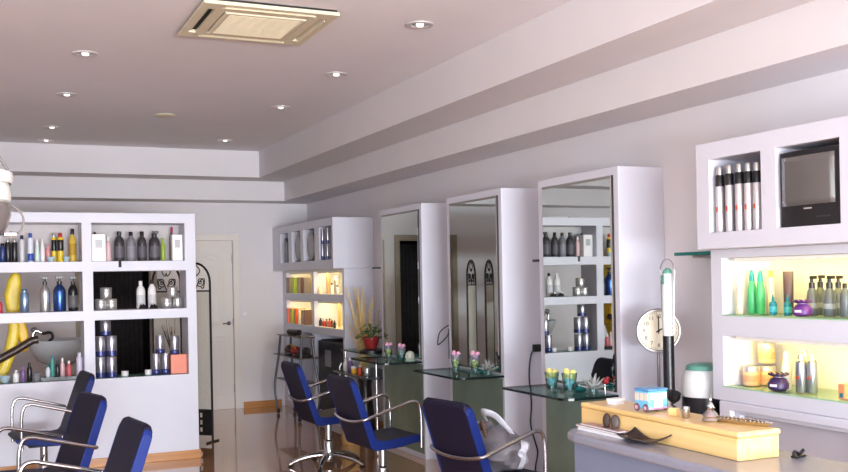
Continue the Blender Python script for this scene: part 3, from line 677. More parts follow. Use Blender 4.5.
# ------------------------------------------------------------------ mirror stations along the right wall
def station(y0, y1, shelf, which):
    t = thing('mirror_station', f'white wall station with tall frameless mirror and glass shelf, {which}', 'mirror station', (3.42, y0, 0), group='white mirror stations along the wall')
    W = y1-y0
    obj('body', bx(0, .329, 0, W, 0, 2.185), WHITE, t, bevel=.004)
    bm = B(); ya, yb, za, zb, e = .055, W-.05, .85, 2.135, .018
    v = [bm.verts.new(p) for p in ((-.001,ya,za),(-.001,yb,za),(-.001,yb,zb),(-.001,ya,zb),(-.009,ya+e,za+e),(-.009,yb-e,za+e),(-.009,yb-e,zb-e),(-.009,ya+e,zb-e))]
    bm.faces.new((v[4],v[5],v[6],v[7])); bm.faces.new((v[3],v[2],v[1],v[0]))
    for i in range(4): j = (i+1) % 4; bm.faces.new((v[i], v[j], v[4+j], v[4+i]))
    mi = obj('mirror', bm, MIRROR, t)
    obj('painted_bevel_reflection', bx(-.0095, -.0005, ya-.009, ya-.0005, za, zb), mat('bevel_reflection_dark', (52, 48, 46), .3), t)  # added dark strip: the bevel's dark reflection painted along the near edge
    obj('lower_panel', bx(-.006, -.0005, .02, W-.06, .05, .81), GREENP, t, bevel=.001)
    a, b = shelf[0]-y0, shelf[1]-y0; x = -.37
    pts = [(-.0015, a), (x+.06, a), (x+.03, a+.01), (x+.01, a+.03), (x, a+.07), (x, b), (-.0015, b)]
    bm = B(); prism(bm, pts, 'Z', .822, .836); sh = obj('glass_shelf', bm, SHEET, t)
    bm = B(); o_, i_ = [(px, py) for px, py in pts], None
    q = [bm.verts.new((px-.0008*(px < -.01), py+(-.0008 if py == a else 0), z)) for z in (.8215, .8365) for px, py in pts]
    n = len(pts)
    for k in range(n-1): bm.faces.new((q[k], q[k+1], q[n+k+1], q[n+k]))
    o = obj('shelf_edge', bm, SHEETEDGE, sh); q = o.modifiers.new('thick', 'SOLIDIFY'); q.thickness = .006; q.offset = 0
    for yy in (a+.12, b-.12): obj('shelf_bracket', bx(-.09, -.001, yy-.012, yy+.012, .808, .8215), CHROME, t, bevel=.002)
    return t
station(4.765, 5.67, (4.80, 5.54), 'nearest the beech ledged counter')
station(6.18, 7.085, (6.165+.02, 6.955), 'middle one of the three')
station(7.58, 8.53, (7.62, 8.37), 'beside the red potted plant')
# corner glass shelves between the stations
for y0, y1, lab in ((3.965, 4.43, 'short teal edged glass shelf on the wall beside the television cabinet'), (5.70, 5.98, 'short dark edged glass shelf on the wall between the two nearer mirror stations'), (8.55, 9.08, 'short dark edged glass shelf on the wall beyond the farthest mirror station')):
    t = thing('wall_glass_shelf', lab, 'glass shelf', (3.748, y0, 1.645), group='short glass wall shelves')
    obj('shelf_plate', bx(-.198, 0, 0, y1-y0, 0, .018), TEALGL if y0 < 4 else SHEETEDGE, t, bevel=.002)
    obj('bracket', bx(-.12, 0, .06, (y1-y0)-.06, -.014, -.0005), STEELM, t, bevel=.002)

# objects on the glass shelves
def tumbler(x, y, r, h, c1, c2, lab, grp):
    t = thing('glass_tumbler', lab, 'glass', (x, y, .8365), group=grp)
    obj('glass', lt([(0,0),(r*.62,0),(r*.66,h*.04),(r*.72,h*.2),(r,h),(r*.96,h),(r*.66,h*.16),(0,h*.12)], 22), CLEAR, t, smooth=True)
    bm = B()
    for k in range(7):
        a = k*2.4; ellipsoid(bm, (r*.48*math.cos(a), r*.48*math.sin(a), h*(.74+.05*k)), r*.42, r*.42, h*.15, 10, 8)
    obj('petals', bm, mat('petal_'+c1, PAL3[c1], .6), t, smooth=True)
    bm = B()
    for k in range(5):
        a = k*2.6+1; ellipsoid(bm, (r*.34*math.cos(a), r*.34*math.sin(a), h*(.36+.10*k)), r*.34, r*.34, h*.12, 10, 8)
    obj('petals_inner', bm, mat('petal_'+c2, PAL3[c2], .6), t, smooth=True)
PAL3 = dict(pink=(244, 178, 208), yellow=(244, 232, 140), aqua=(150, 220, 232), white=(236, 232, 226))
tumbler(3.165, 5.126, .045, .125, 'yellow', 'aqua', 'glass of yellow and aqua petals, farther one on the nearest glass shelf', 'petal filled glasses')
tumbler(3.20, 4.985, .048, .13, 'yellow', 'aqua', 'glass of yellow and aqua petals, nearer one on the nearest glass shelf', 'petal filled glasses')
tumbler(3.22, 6.56, .04, .14, 'pink', 'yellow', 'glass of pink and yellow petals, farther one on the middle glass shelf', 'petal filled glasses')
tumbler(3.29, 6.385, .042, .145, 'pink', 'yellow', 'glass of pink and yellow petals, nearer one on the middle glass shelf', 'petal filled glasses')
tumbler(3.25, 7.955, .04, .13, 'pink', 'yellow', 'glass of pink petals, farther one on the shelf by the plant', 'petal filled glasses')
tumbler(3.285, 7.75, .04, .13, 'pink', 'white', 'glass of pink and white petals, nearer one on the shelf by the plant', 'petal filled glasses')
AQ = thin_glass('aqua_glass', (150, 220, 222), 1.5)
for x, y, lab in ((3.30, 5.03, 'low aqua glass candle dish on the nearest glass shelf'), (3.355, 6.37, 'low aqua glass candle dish on the middle glass shelf'), (3.33, 7.86, 'low aqua glass candle dish on the shelf by the plant')):
    t = thing('candle_dish', lab, 'candle dish', (x, y, .8365), group='aqua candle dishes')
    obj('dish', lt([(0,0),(.03,0),(.042,.012),(.045,.045),(.040,.045),(.036,.015),(0,.012)], 22), AQ, t, smooth=True)
    obj('candle', lt([(0,.014),(.033,.016),(.034,.028),(0,.03)], 18), mat('candle_wax', (196, 224, 224), .5), t, smooth=True)
def star(x, y, R, lab):
    t = thing('glass_star', lab, 'candle holder', (x, y, .8365), group='clear glass star candle holders')
    obj('cup', lt([(0,0),(.03,0),(.034,.05),(.028,.05),(.02,.01),(0,.01)], 14), CLEAR, t, smooth=True)
    for lvl, (n, el) in enumerate(((8, .25), (8, .75), (4, 1.3))):
        bm = B()
        for k in range(n):
            a = 2*PI*(k+.5*lvl)/n
            d = Vector((math.cos(a)*math.cos(el), math.sin(a)*math.cos(el), math.sin(el)))
            s = Vector((-math.sin(a), math.cos(a), 0)); u = d.cross(s); c = Vector((0, 0, .035))
            vv = [bm.verts.new(c+d*R)] + [bm.verts.new(c+d*R*.45+q) for q in (s*R*.14, u*R*.07, -s*R*.14, -u*R*.07)] + [bm.verts.new(c)]
            for i in range(4): j = 1+(i+1) % 4; bm.faces.new((vv[0], vv[1+i], vv[j])); bm.faces.new((vv[5], vv[j], vv[1+i]))
        obj('petal_ring', bm, mat('frosted_crystal', (206, 212, 210), .15, trans=.35), t)
star(3.30, 4.885, .10, 'clear glass star candle holder on the nearest glass shelf')
star(3.325, 6.255, .085, 'clear glass star candle holder on the middle glass shelf')
t = thing('rose_ornament', 'pale round rose ornament at the near end of the shelf by the plant', 'ornament', (3.345, 7.70, .8365))
bm = B()
for k in range(10): ellipsoid(bm, (.02*math.cos(k*2.4)*(k/10), .02*math.sin(k*2.4)*(k/10)-.0, .045+.004*math.cos(k)), .026, .026, .04, 10, 8)
obj('petals', bm, mat('pale_rose', (206, 212, 196), .6), t, smooth=True)
obj('leaf', lt([(0,0),(.045,0),(.05,.012),(.02,.02),(0,.02)], 12), mat('pale_leaf', (170, 196, 180), .5), t, smooth=True)

t = thing('bird_ornament', 'small red bird clip perched on the edge of the nearest mirror', 'ornament', (3.375, 4.87, .885))
bm = B(); ellipsoid(bm, (0, 0, .03), .018, .03, .02, 14, 10); ellipsoid(bm, (0, -.028, .045), .013, .013, .013, 12, 8); obj('bird_body', bm, mat('bird_red', (160, 36, 46), .5), t, smooth=True)
bm = B(); prism(bm, [(.02, .03), (.075, .042), (.075, .03), (.025, .02)], 'X', -.008, .008); prism(bm, [(-.04, .05), (-.058, .045), (-.04, .041)], 'X', -.004, .004); obj('tail_and_beak', bm, mat('bird_dark', (50, 34, 36), .6), t)
obj('wire_stem', tb([(0, 0, .015), (0, .0, -.046)], .003), STEELM, t, smooth=True)

# socket, plug and black cable on the side of the middle station
t = thing('hanging_cable', 'black plug and wavy cable hanging on the middle station', 'cable', (3.68, 6.179, 1.02))
obj('plug', bx(-.03, .03, -.04, -.001, -.025, .03), BLACK, t, bevel=.008)
obj('cord', tb([(-.02, -.03, 0), (-.05, -.02, -.05), (-.06, -.008, -.2), (-.045, -.006, -.4), (-.055, -.006, -.55), (-.02, -.006, -.68), (.0, -.006, -.76), (-.02, -.006, -.86), (-.03, -.01, -1.0)], .006, 8, 6), BLACK, t, smooth=True)
t = thing('wire_hook', 'bent black wire loop hanging on the side of the farthest station', 'wire hook', (3.60, 7.578, 1.05))
obj('wire', tb([(.05, -.004, .085), (.0, -.012, .06), (-.04, -.012, .02), (-.055, -.012, -.06), (-.04, -.012, -.07), (.04, -.012, .0), (.05, -.012, .05), (.05, -.012, -.2)], .0045, 8, 5), BLACK, t, smooth=True)
obj('wall_pin', lt([(0,0),(.008,0),(.008,.01),(0,.01)], 10, (.05, -.004, .08)), BLACK, t)
t = thing('power_lead', 'short black lead with connector hanging under the middle glass shelf', 'hanging lead', (3.70, 7.578, .86))  # short power lead with its plug, hanging loose
obj('lead', tb([(0, -.006, .0), (.01, -.01, -.06), (.005, -.01, -.13)], .005, 8, 4), BLACK, t, smooth=True)
obj('connector', bx(-.012, .018, -.02, -.001, -.19, -.12), BLACK, t, bevel=.004)

# ------------------------------------------------------------------ cabinets with lit bays
LAMPW = mat('lamp_batten', (240, 236, 226), .5)
def warm(x, y, z, lx, ly, power, col=(1, .70, .11)):
    l = bpy.data.lights.new('bay_lamp', 'AREA'); l.shape = 'RECTANGLE'; l.size = lx; l.size_y = ly; l.energy = power; l.color = col
    o = bpy.data.objects.new('bay_lamp', l); COL.objects.link(o); o.location = (x, y, z)
    o.rotation_euler = (0, math.radians(-38), 0)
    return o
c = thing('far_shelf_cabinet', 'tall white cabinet with lit yellow bays in the far corner', 'cabinet', (3.42, 9.55, 0))
bm = B(); cells(bm, 'X', -.12, .328, (-.02, 2.248), (1.662, 2.19), [(a-9.55, b-9.55, 1.757, 2.107) for a, b in ((11.124, 11.461), (10.651, 10.982), (10.142, 10.538), (9.578, 9.97))], (.30, .328))
obj('top_box', bm, WHITE, c, bevel=.003)
bm = B(); cells(bm, 'X', 0, .328, (0, 2.248), (0, 1.661), [(.06, 1.01, 1.391, 1.64), (1.09, 2.10, 1.391, 1.64), (.06, 1.01, 1.027, 1.31), (1.09, 2.10, 1.027, 1.31), (.06, 1.01, .08, .945), (1.09, 2.10, .08, .945)], (.31, .328))
obj('carcass', bm, WHITE, c, bevel=.003)
for (a, b) in ((.06, 1.01), (1.09, 2.10)):
    for z in (1.64, 1.31):
        obj('lamp_strip', bx(.03, .055, a+.06, b-.06, z-.02, z-.001), LAMPW, c, bevel=.003)
        warm(3.42+.075, 9.55+(a+b)/2, z-.012, .02, b-a-.15, 3.0, (1, .74, .26))
for (y, lab) in ((10.815, 'oval grey hand mirror plate in the second cubby of the far cabinet'), (10.34, 'oval grey plate in the third cubby of the far cabinet')):
    t = thing('oval_plate', lab, 'plate', (3.335, y, 1.758), group='oval plates in the far cubbies')
    bm = B(); prism(bm, [(.14*math.cos(2*PI*k/28), .165+.152*math.sin(2*PI*k/28)) for k in range(28)], 'X', -.008, .008); obj('plate', bm, mat('plate_rim', (96, 94, 98), .3), t, bevel=.004)
    bm = B(); prism(bm, [(.12*math.cos(2*PI*k/28), .163+.125*math.sin(2*PI*k/28)) for k in range(28)], 'X', -.012, -.0078); obj('plate_face', bm, mat('plate_face', (140, 138, 140), .25), t, bevel=.002)
    obj('stand', bx(-.02, .05, -.06, .06, 0.001, .012), BLACK, t, bevel=.003)
t = thing('drinks_fridge', 'glossy black mini fridge in the open bay under the lit shelves', 'fridge', (3.45, 9.64, .081))
obj('cabinet_body', bx(.02, .27, 0, .86, 0, .80), mat('fridge_black', (20, 20, 24), .45, spec=.3), t, bevel=.012)
dr = obj('door', bx(-.012, .018, .006, .854, .02, .79), mat('fridge_door', (24, 25, 32), .45, spec=.3), t, bevel=.008)
obj('handle', tb([(-.014, .08, .3), (-.035, .08, .34), (-.035, .08, .55), (-.014, .08, .59)], .008, 8), STEELM, dr, smooth=True)
obj('logo_mark', bx(-.0135, -.0115, .42, .62, .52, .70), mat('pale_print', (136, 140, 152), .4), dr)
obj('round_mark', bx(-.0135, -.0115, .30, .36, .34, .40), mat('pale_print', (136, 140, 152), .4), dr, bevel=.001)

# salon trolley with shoes and clutter
t = thing('salon_trolley', 'black wheeled trolley with two thin trays before the far cabinet', 'trolley', (3.24, 10.70, 0))
for z, lx, ly, nm in ((.925, .10, .42, 'upper_tray'), (.70, .13, .48, 'lower_tray'), (.42, .11, .42, 'bottom_tray')):
    bm = B(); box(bm, -lx, lx, -ly, ly, z-.012, z); obj(nm, bm, mat('smoked_tray', (62, 62, 68), .25), t, bevel=.004)
for s in (-1, 1):
    obj('frame_tube', tb([(-.1*s, s*.42, .04), (-.12*s, s*.47, .3), (-.08*s, s*.44, .65), (-.06*s, s*.40, .918)], .014, 10, 6), mat('grey_metal', (96, 96, 102), .35, .7), t, smooth=True)
    obj('frame_tube', tb([(.1*s, s*.42, .04), (.12*s, s*.47, .3), (.08*s, s*.44, .65), (.06*s, s*.40, .918)], .014, 10, 6), mat('grey_metal', (96, 96, 102)), t, smooth=True)
for sx in (-.1, .1):
    for sy in (-.42, .42):
        bm = B(); lathe(bm, [(0,-.015),(.028,-.015),(.03,0),(.028,.015),(0,.015)], 16); xform(bm, Matrix.Translation((sx, sy, .031)) @ Matrix.Rotation(PI/2, 4, 'Y')); obj('caster', bm, BLACK, t, smooth=True)
def shoe(x, y, z, rz, m, lab):
    t = thing('shoe', lab, 'shoe', (x, y, z), rz, 'things on the trolley tray')
    bm = B(); prism(bm, [(-.13, 0), (.13, 0), (.14, .02), (-.13, .03)], 'Y', -.04, .04); obj('sole', bm, BLACK, t, bevel=.01)
    bm = B(); ellipsoid(bm, (.06, 0, .045), .085, .042, .035, 14, 10); ellipsoid(bm, (-.06, 0, .06), .075, .038, .05, 14, 10); obj('upper', bm, m, t, smooth=True)
shoe(3.22, 10.93, .701, 1.35, mat('brown_leather', (70, 52, 42), .5), 'brown shoe at the far end of the trolley tray')
shoe(3.24, 10.40, .701, 1.75, mat('black_leather', (30, 28, 28), .4), 'black shoe at the near end of the trolley tray')
t = thing('red_purse', 'red purse with yellow strap on the trolley tray', 'purse', (3.23, 10.67, .702))
bm = B(); ellipsoid(bm, (0, 0, .052), .06, .09, .05, 16, 10); obj('purse_body', bm, mat('purse_red', (150, 40, 40), .5), t, smooth=True)
obj('strap', tb([(-.02, -.07, .08), (-.05, -.02, .12), (-.04, .04, .115), (-.02, .07, .08)], .01, 8, 5), mat('strap_yellow', (190, 140, 50), .6), t, smooth=True)
t = thing('hair_dryer', 'dark hair dryer lying on the upper trolley tray', 'hair dryer', (3.22, 10.72, .926), .2)
bm = B(); tube(bm, [(0, -.14, .035), (0, .1, .035)], .033, 14); obj('barrel', bm, BLACK, t, smooth=True)
obj('handle', tb([(0, .06, .03), (.075, .08, .022)], .018, 10), mat('dryer_grip', (52, 50, 54), .4), t, smooth=True)

# console with plant between the far cabinet and the farthest station
t = thing('glass_console', 'two tier glass wall console carrying the potted plant', 'console', (3.748, 8.56, 0))
obj('upper_shelf', bx(-.40, 0, .02, .90, .822, .836), SHEET, t); obj('upper_edge', bx(-.404, -.4005, .02, .90, .823, .835), SHEETEDGE, t)
obj('lower_shelf', bx(-.48, 0, .02, .96, .60, .62), mat('smoked_tray', (62, 62, 68)), t, bevel=.004)
for y in (.05, .9):
    obj('post', tb([(-.36, y, .0), (-.36, y, .82)], .012, 10), STEELM, t, smooth=True)
t = thing('potted_plant', 'leafy green plant in a red pot on the glass console', 'potted plant', (3.40, 8.76, .837)); t.scale = (.78, .78, .95)
obj('saucer', lt([(0,0),(.15,0),(.15,.03),(.09,.05),(0,.05)], 24), BLACK, t, smooth=True)
obj('pot', lt([(0,.051),(.07,.051),(.10,.14),(.108,.14),(.108,.165),(.09,.165),(.085,.14),(0,.14)], 24), REDPOT, t, smooth=True)
bm = B()
for k in range(150):
    a = random.uniform(0, 2*PI); r = .17*math.sqrt(random.random()); z = .16+.14*(1-(r/.18)**2)*random.uniform(.3, 1)-.03*(r > .12)
    d = Vector((math.cos(a), math.sin(a), random.uniform(-.2, .6))).normalized(); s = d.cross(Vector((0, 0, 1))).normalized()*.018; p = Vector((r*math.cos(a), r*math.sin(a), z)); L = random.uniform(.035, .06)
    q = [bm.verts.new(p), bm.verts.new(p+d*L*.45+s+Vector((0,0,.006))), bm.verts.new(p+d*L), bm.verts.new(p+d*L*.45-s+Vector((0,0,.006)))]
    bm.faces.new(q)
for k in range(10):
    a = k*.63; tube(bm, [(0, 0, .13), (.05*math.cos(a), .05*math.sin(a), .2), (.13*math.cos(a), .13*math.sin(a), .22)], .004, 5, 3)
obj('foliage', bm, PLANT, t)
t = thing('floor_vase', 'tall dark floor vase of dried golden stalks beside the plant', 'vase', (3.50, 9.20, 0))
obj('vase', lt([(0,0),(.09,0),(.10,.05),(.075,.3),(.06,.48),(.075,.56),(.065,.56),(.05,.48),(0,.4)], 24), mat('vase_black', (44, 38, 36), .35), t, smooth=True)
bm = B()
for k in range(60):
    a = random.uniform(0, 2*PI); sp = random.uniform(.03, .32); H = random.uniform(1.0, 1.48)
    e = (sp*math.cos(a)*.5-.02, sp*math.sin(a), H)
    if e[0] > .2: continue
    tube(bm, [(0, 0, .45), (e[0]*.35, e[1]*.35, .45+(H-.45)*.5), (e[0]*.8, e[1]*.8, H-.1), e], .0045, 5, 3)
obj('dried_stalks', bm, STRAW, t, smooth=True)
t = thing('floor_vase', 'straw coloured woven floor vase of dried stalks under the console', 'vase', (3.16, 8.72, 0))
obj('vase', lt([(0,0),(.08,0),(.09,.04),(.08,.3),(.06,.46),(.07,.54),(.06,.54),(.05,.46),(0,.4)], 24), mat('woven_straw', (176, 140, 84), .8, var=.2, scale=60), t, smooth=True)
bm = B()
for k in range(18):
    a = random.uniform(0, 2*PI); sp = random.uniform(.02, .13); H = random.uniform(.55, .58)
    tube(bm, [(0, 0, .42), (sp*.3*math.cos(a), sp*.3*math.sin(a), .52), (sp*.5*math.cos(a), sp*.5*math.sin(a), H)], .004, 5, 3)
obj('dried_stalks', bm, STRAW, t, smooth=True)
for x, y, m, r, h, lab in ((3.36, 9.38, 'white', .025, .12, 'white bottle at the far end of the lower console shelf'), (3.36, 9.24, 'violet', .025, .14, 'violet bottle on the lower console shelf'), (3.34, 9.08, 'orange_y', .03, .07, 'yellow pot on the lower console shelf'), (3.34, 8.92, 'redor', .022, .09, 'orange bottle on the lower console shelf'), (3.36, 8.78, 'silver', .03, .08, 'silver pot on the lower console shelf')):
    item('round' if h > .08 else 'jar', x, y, .62, r, h, m, 'white' if m != 'silver' else 'silver', lab, 'X', 'bottles on the lower console shelf')

# ------------------------------------------------------------------ television cabinet on the right
c = thing('television_cabinet', 'white wall cabinet with television cubbies over two lit product bays', 'cabinet', (3.42, 2.2, 0))
bm = B(); cells(bm, 'X', -.12, .328, (0, 1.735), (1.665, 2.192), [(a-2.2, b-2.2, 1.745, 2.108) for a, b in ((3.487, 3.838), (3.03, 3.39), (2.57, 2.93))], (.31, .328))
obj('top_box', bm, WHITE, c, bevel=.003)
bm = B(); cells(bm, 'X', 0, .328, (0, 1.778), (.90, 1.664), [(.06, 1.695, 1.3285, 1.62), (.06, 1.695, .9685, 1.228)], (.31, .328))
obj('carcass', bm, WHITE, c, bevel=.003)
for z in (1.335, .975): obj('glass_shelf', bx(-.003, .309, .061, 1.694, z-.006, z), CLEARSHEET, c)
for z in (1.335, .975): obj('shelf_edge', bx(-.0045, -.0032, .061, 1.694, z-.006, z), mat('pale_glass_edge', (150, 190, 160), .2), c)
for z in (1.62, 1.228):
    obj('lamp_strip', bx(.03, .055, .12, 1.64, z-.02, z-.001), LAMPW, c, bevel=.003)
    warm(3.42+.075, 2.2+.88, z-.012, .02, 1.5, 6.5)
# moulded frame and sliding doors under the lit bays
bm = B(); cells(bm, 'X', -.012, .02, (0, 1.72), (.06, .899), [(.06, 1.64, .12, .856)]); obj('molding', bm, WHITE, c, bevel=.006)
bm = B(); cells(bm, 'X', .021, .05, (0, 1.72), (.0, .899), [(.09, 1.605, .10, .835)]); obj('inner_frame', bm, WHITE, c, bevel=.004)
obj('side_wall', bx(.06, .328, 1.69, 1.72, 0, .899), WHITE, c)
for y0, y1, x in ((.92, 1.66, .07), (.06, .94, .10)):
    dr = obj('sliding_door', bx(x, x+.02, y0, y1, .02, .87), CLOSET, c, bevel=.002)
    obj('door_stile', bx(x-.012, x-.0005, (y0 if y0 > .5 else y1-.03), (y0+.03 if y0 > .5 else y1), .05, .85), mat('alu_stile', (196, 200, 208), .3, .4), dr, bevel=.002)
# television
t = thing('television', 'black tube television with grey screen inside the cabinet cubby', 'television', (3.318, 3.21, 1.7455))
bm = B(); prism(bm, [(0, -.168), (0, .168), (.10, .168), (.34, .10), (.34, -.10), (.10, -.168)], 'Z', .004, .33); obj('casing', bm, mat('tv_casing', (30, 28, 30), .4), t, bevel=.01, bseg=3)
bm = B(); prism(bm, [(-.004, -.172), (-.012, -.09), (-.015, 0), (-.012, .09), (-.004, .172), (.01, .172), (.01, -.172)], 'Z', .0, .336); obj('front_bezel', bm, mat('tv_bezel', (34, 32, 34), .35), t, bevel=.006)
bm = B()
nu, nv = 10, 8
g = [[bm.verts.new((-.0185-.012*(1-(2*i/nu-1)**2)*(1-.5*(2*j/nv-1)**2)+.004, -.148+.296*i/nu, .092+.218*j/nv)) for j in range(nv+1)] for i in range(nu+1)]
for i in range(nu):
    for j in range(nv): bm.faces.new((g[i][j], g[i+1][j], g[i+1][j+1], g[i][j+1]))
o = obj('screen', bm, mat('tv_screen', (96, 92, 90), .18, var=.02, coat=.6), t, smooth=True); s = o.modifiers.new('thick', 'SOLIDIFY'); s.thickness = .012; s.offset = -1
obj('maker_badge', bx(-.0165, -.0125, -.022, .022, .074, .080), mat('badge_grey', (170, 168, 166), .4), t)
for k in range(5): obj('control_button', bx(-.016, -.011, -.12+.016*k, -.11+.016*k, .035, .041), mat('button_grey', (62, 60, 62), .4), t)

# purple pouches
def pouch(x, y, z, s, m, lab):
    t = thing('gift_pouch', lab, 'pouch', (x, y, z+.001), .3, 'purple gift pouches')
    obj('sack', lt([(0,0),(.6*s,0),(.95*s,.25*s),(1.0*s,.7*s),(.75*s,1.15*s),(.35*s,1.35*s),(.5*s,1.5*s),(0,1.5*s)], 20), m, t, smooth=True)
    bm = B()
    for k in range(11):
        a = 2*PI*k/11; w = Vector((-math.sin(a), math.cos(a), 0))*.22*s; d = Vector((math.cos(a), math.sin(a), 0))
        p = [bm.verts.new(q) for q in (d*.3*s-w*.6+Vector((0,0,1.3*s)), d*.3*s+w*.6+Vector((0,0,1.3*s)), d*.95*s+w+Vector((0,0,1.72*s)), d*1.0*s-w+Vector((0,0,1.55*s)))]
        bm.faces.new(p)
    o = obj('frill', bm, m, t); q = o.modifiers.new('thick', 'SOLIDIFY'); q.thickness = .003
    obj('tie_ribbon', tb([(.38*s*math.cos(k*.5), .38*s*math.sin(k*.5), 1.34*s) for k in range(14)], .05*s, 6), mat('ribbon_pale', (214, 206, 220), .5), t, smooth=True)
    obj('print_patch', bx(-1.02*s, -.9*s, -.35*s, .35*s, .45*s, .7*s), mat('ribbon_pale', (214, 206, 220)), t, bevel=.002)
pouch(3.475, 3.42, 1.335, .045, mat('purple_satin', (92, 44, 122), .4, var=.25, scale=40), 'bright purple gift pouch in front of the slate pump bottles')
pouch(3.475, 3.58, .975, .05, mat('aubergine_satin', (52, 34, 78), .4, var=.25, scale=40), 'dark purple gift pouch beside the peach jars')

# ------------------------------------------------------------------ clock, lead and wand on the right wall
CZ = 1.231
t = thing('pole_clock', 'round cream clock on a thin grey pole behind the counter, showing two o\'clock', 'clock', (3.43, 4.43, 0), math.atan2(.87, .50))
def facing(bm): xform(bm, Matrix.Translation((0, 0, CZ)) @ Matrix.Scale(.88, 4) @ Matrix.Rotation(-PI/2, 4, 'Y'))
UPC = Matrix.Translation((0, 0, CZ)) @ Matrix.Scale(.88, 4)
bm = lt([(0,0),(.138,0),(.141,.02),(.136,.034),(.126,.034),(.122,.024),(.0,.022)], 48); facing(bm); obj('rim', bm, mat('clock_rim', (136, 130, 126), .35, .4), t, smooth=True)
bm = lt([(0,.0225),(.121,.0245),(.121,.0255),(0,.0255)], 48); facing(bm); obj('dial', bm, mat('clock_dial', (222, 212, 190), .6), t, smooth=True)
bm = B()
for k in range(60):
    if k % 5 == 0: continue
    a = 2*PI*k/60; st = len(bm.verts); box(bm, -.0262, -.0256, -.0012, .0012, .108, .116); xform(bm, Matrix.Rotation(a, 4, 'X'), st)
xform(bm, UPC); obj('minute_marks', bm, DARK, t)
bm = B()
for n in range(1, 13):
    cu = bpy.data.curves.new('numeral', 'FONT'); cu.body = str(n); cu.size = .034; cu.align_x = 'CENTER'; cu.align_y = 'CENTER'; cu.extrude = .0004
    to = bpy.data.objects.new('numeral', cu); COL.objects.link(to)
    dg = bpy.context.evaluated_depsgraph_get(); me = bpy.data.meshes.new_from_object(to.evaluated_get(dg))
    st = len(bm.verts); bm.from_mesh(me)
    a = 2*PI*n/12
    # dial faces -X: text right is -Y, up is +Z
    M = Matrix.Translation((-.0262, -.09*math.sin(a), .09*math.cos(a))) @ Matrix(((0,0,-1,0),(-1,0,0,0),(0,1,0,0),(0,0,0,1)))
    xform(bm, M, st)
    bpy.data.objects.remove(to); bpy.data.curves.remove(cu); bpy.data.meshes.remove(me)
xform(bm, UPC); obj('numerals', bm, DARK, t)
for a, L, w, nm in ((0, .095, .0035, 'minute_hand'), (2*PI*2/12, .06, .0045, 'hour_hand')):
    bm = B(); box(bm, -.0285, -.0272, -w, w, -.018, L); xform(bm, UPC @ Matrix.Rotation(a, 4, 'X')); obj(nm, bm, DARK, t)
bm = lt([(0,.026),(.007,.026),(.007,.031),(0,.032)], 16); facing(bm); obj('hub', bm, DARK, t, smooth=True)
obj('pole', tb([(.004, 0, .02), (.004, 0, CZ-.115)], .009, 12), mat('duct_grey', (128, 122, 124), .4, .4), t, smooth=True)
obj('pole_base', lt([(0,0),(.11,0),(.11,.012),(.02,.024),(0,.024)], 28), mat('duct_grey', (128, 122, 124)), t, smooth=True)

WANDW = mat('wand_white', (208, 212, 212), .35); WANDG = mat('wand_green', (92, 150, 134), .35)
t = thing('styling_wand', 'long white wand with green tip and black handle standing beside the clock', 'wand', (3.375, 4.272, .85))
obj('white_barrel', lt([(0,.36),(.029,.36),(.031,.42),(.032,.60),(.028,.68),(.02,.705),(0,.71)], 22), WANDW, t, smooth=True)
obj('green_tip', lt([(0,.695),(.0255,.697),(.026,.6975),(.022,.714),(.010,.726),(0,.728)], 22), WANDG, t, smooth=True)
bm = B(); box(bm, -.033, -.027, -.012, .012, .64, .69); obj('green_switch', bm, WANDG, t, bevel=.004)
obj('black_handle', tb([(0, 0, .362), (0, 0, .12), (0, -.005, .06), (0, -.04, .03), (0, -.06, .06)], .031, 16, 4, [.030, .030, .030, .030, .028, .025]), BLACK, t, smooth=True)
bm = B(); tube(bm, [(0, .062*math.cos(q), .70+.075*math.sin(q)) for q in [PI*k/12-.35 for k in range(14)]]+[(0, -.05, .5), (0, -.042, .38)], .0025, 6); tube(bm, [(0, .055, .66), (0, .05, .5), (0, .042, .37)], .0025, 6); obj('wire_loop', bm, STEELM, t, smooth=True)
bm = B(); tube(bm, [(.0, .012, .09), (.004, .016, .0), (.0, .01, -.06)], .004, 8, 4); tube(bm, [(0, -.012, .06), (-.004, -.018, .0), (.0, -.01, -.06)], .004, 8, 4); obj('wire_stand', bm, STEELM, t, smooth=True)
obj('curly_cord', tb([(0, -.055, .05), (.004, -.06, .02), (-.012, -.035, -.005), (.006, -.065, -.03), (-.01, -.04, -.055)], .006, 8, 6), BLACK, t, smooth=True)
obj('stand_foot', lt([(0,0),(.04,0),(.04,.008),(0,.012)], 20, (0, 0, -.064)), BLACK, t, smooth=True)
t = thing('side_table', 'slim white stand behind the counter carrying the white steamer', 'side table', (3.48, 4.185, 0))
obj('table_top', bx(-.17, .22, -.17, .155, .76, .785), WHITE, t, bevel=.004)
for sx in (-.15, .20):
    for sy in (-.15, .135): obj('leg', bx(sx-.012, sx+.012, sy-.012, sy+.012, 0, .759), STEELM, t, bevel=.002)
t = thing('hair_steamer', 'white steamer tub with green lid and black base behind the counter', 'steamer', (3.515, 4.155, .7855))
obj('black_base', lt([(0,0),(.115,0),(.12,.01),(.118,.105),(0,.105)], 28), BLACK, t, smooth=True)
obj('white_tub', lt([(0,.106),(.118,.106),(.124,.13),(.118,.21),(.10,.245),(0,.245)], 28), WANDW, t, smooth=True)
obj('green_lid', lt([(0,.246),(.098,.246),(.092,.268),(.07,.278),(0,.282)], 28), WANDG, t, smooth=True)

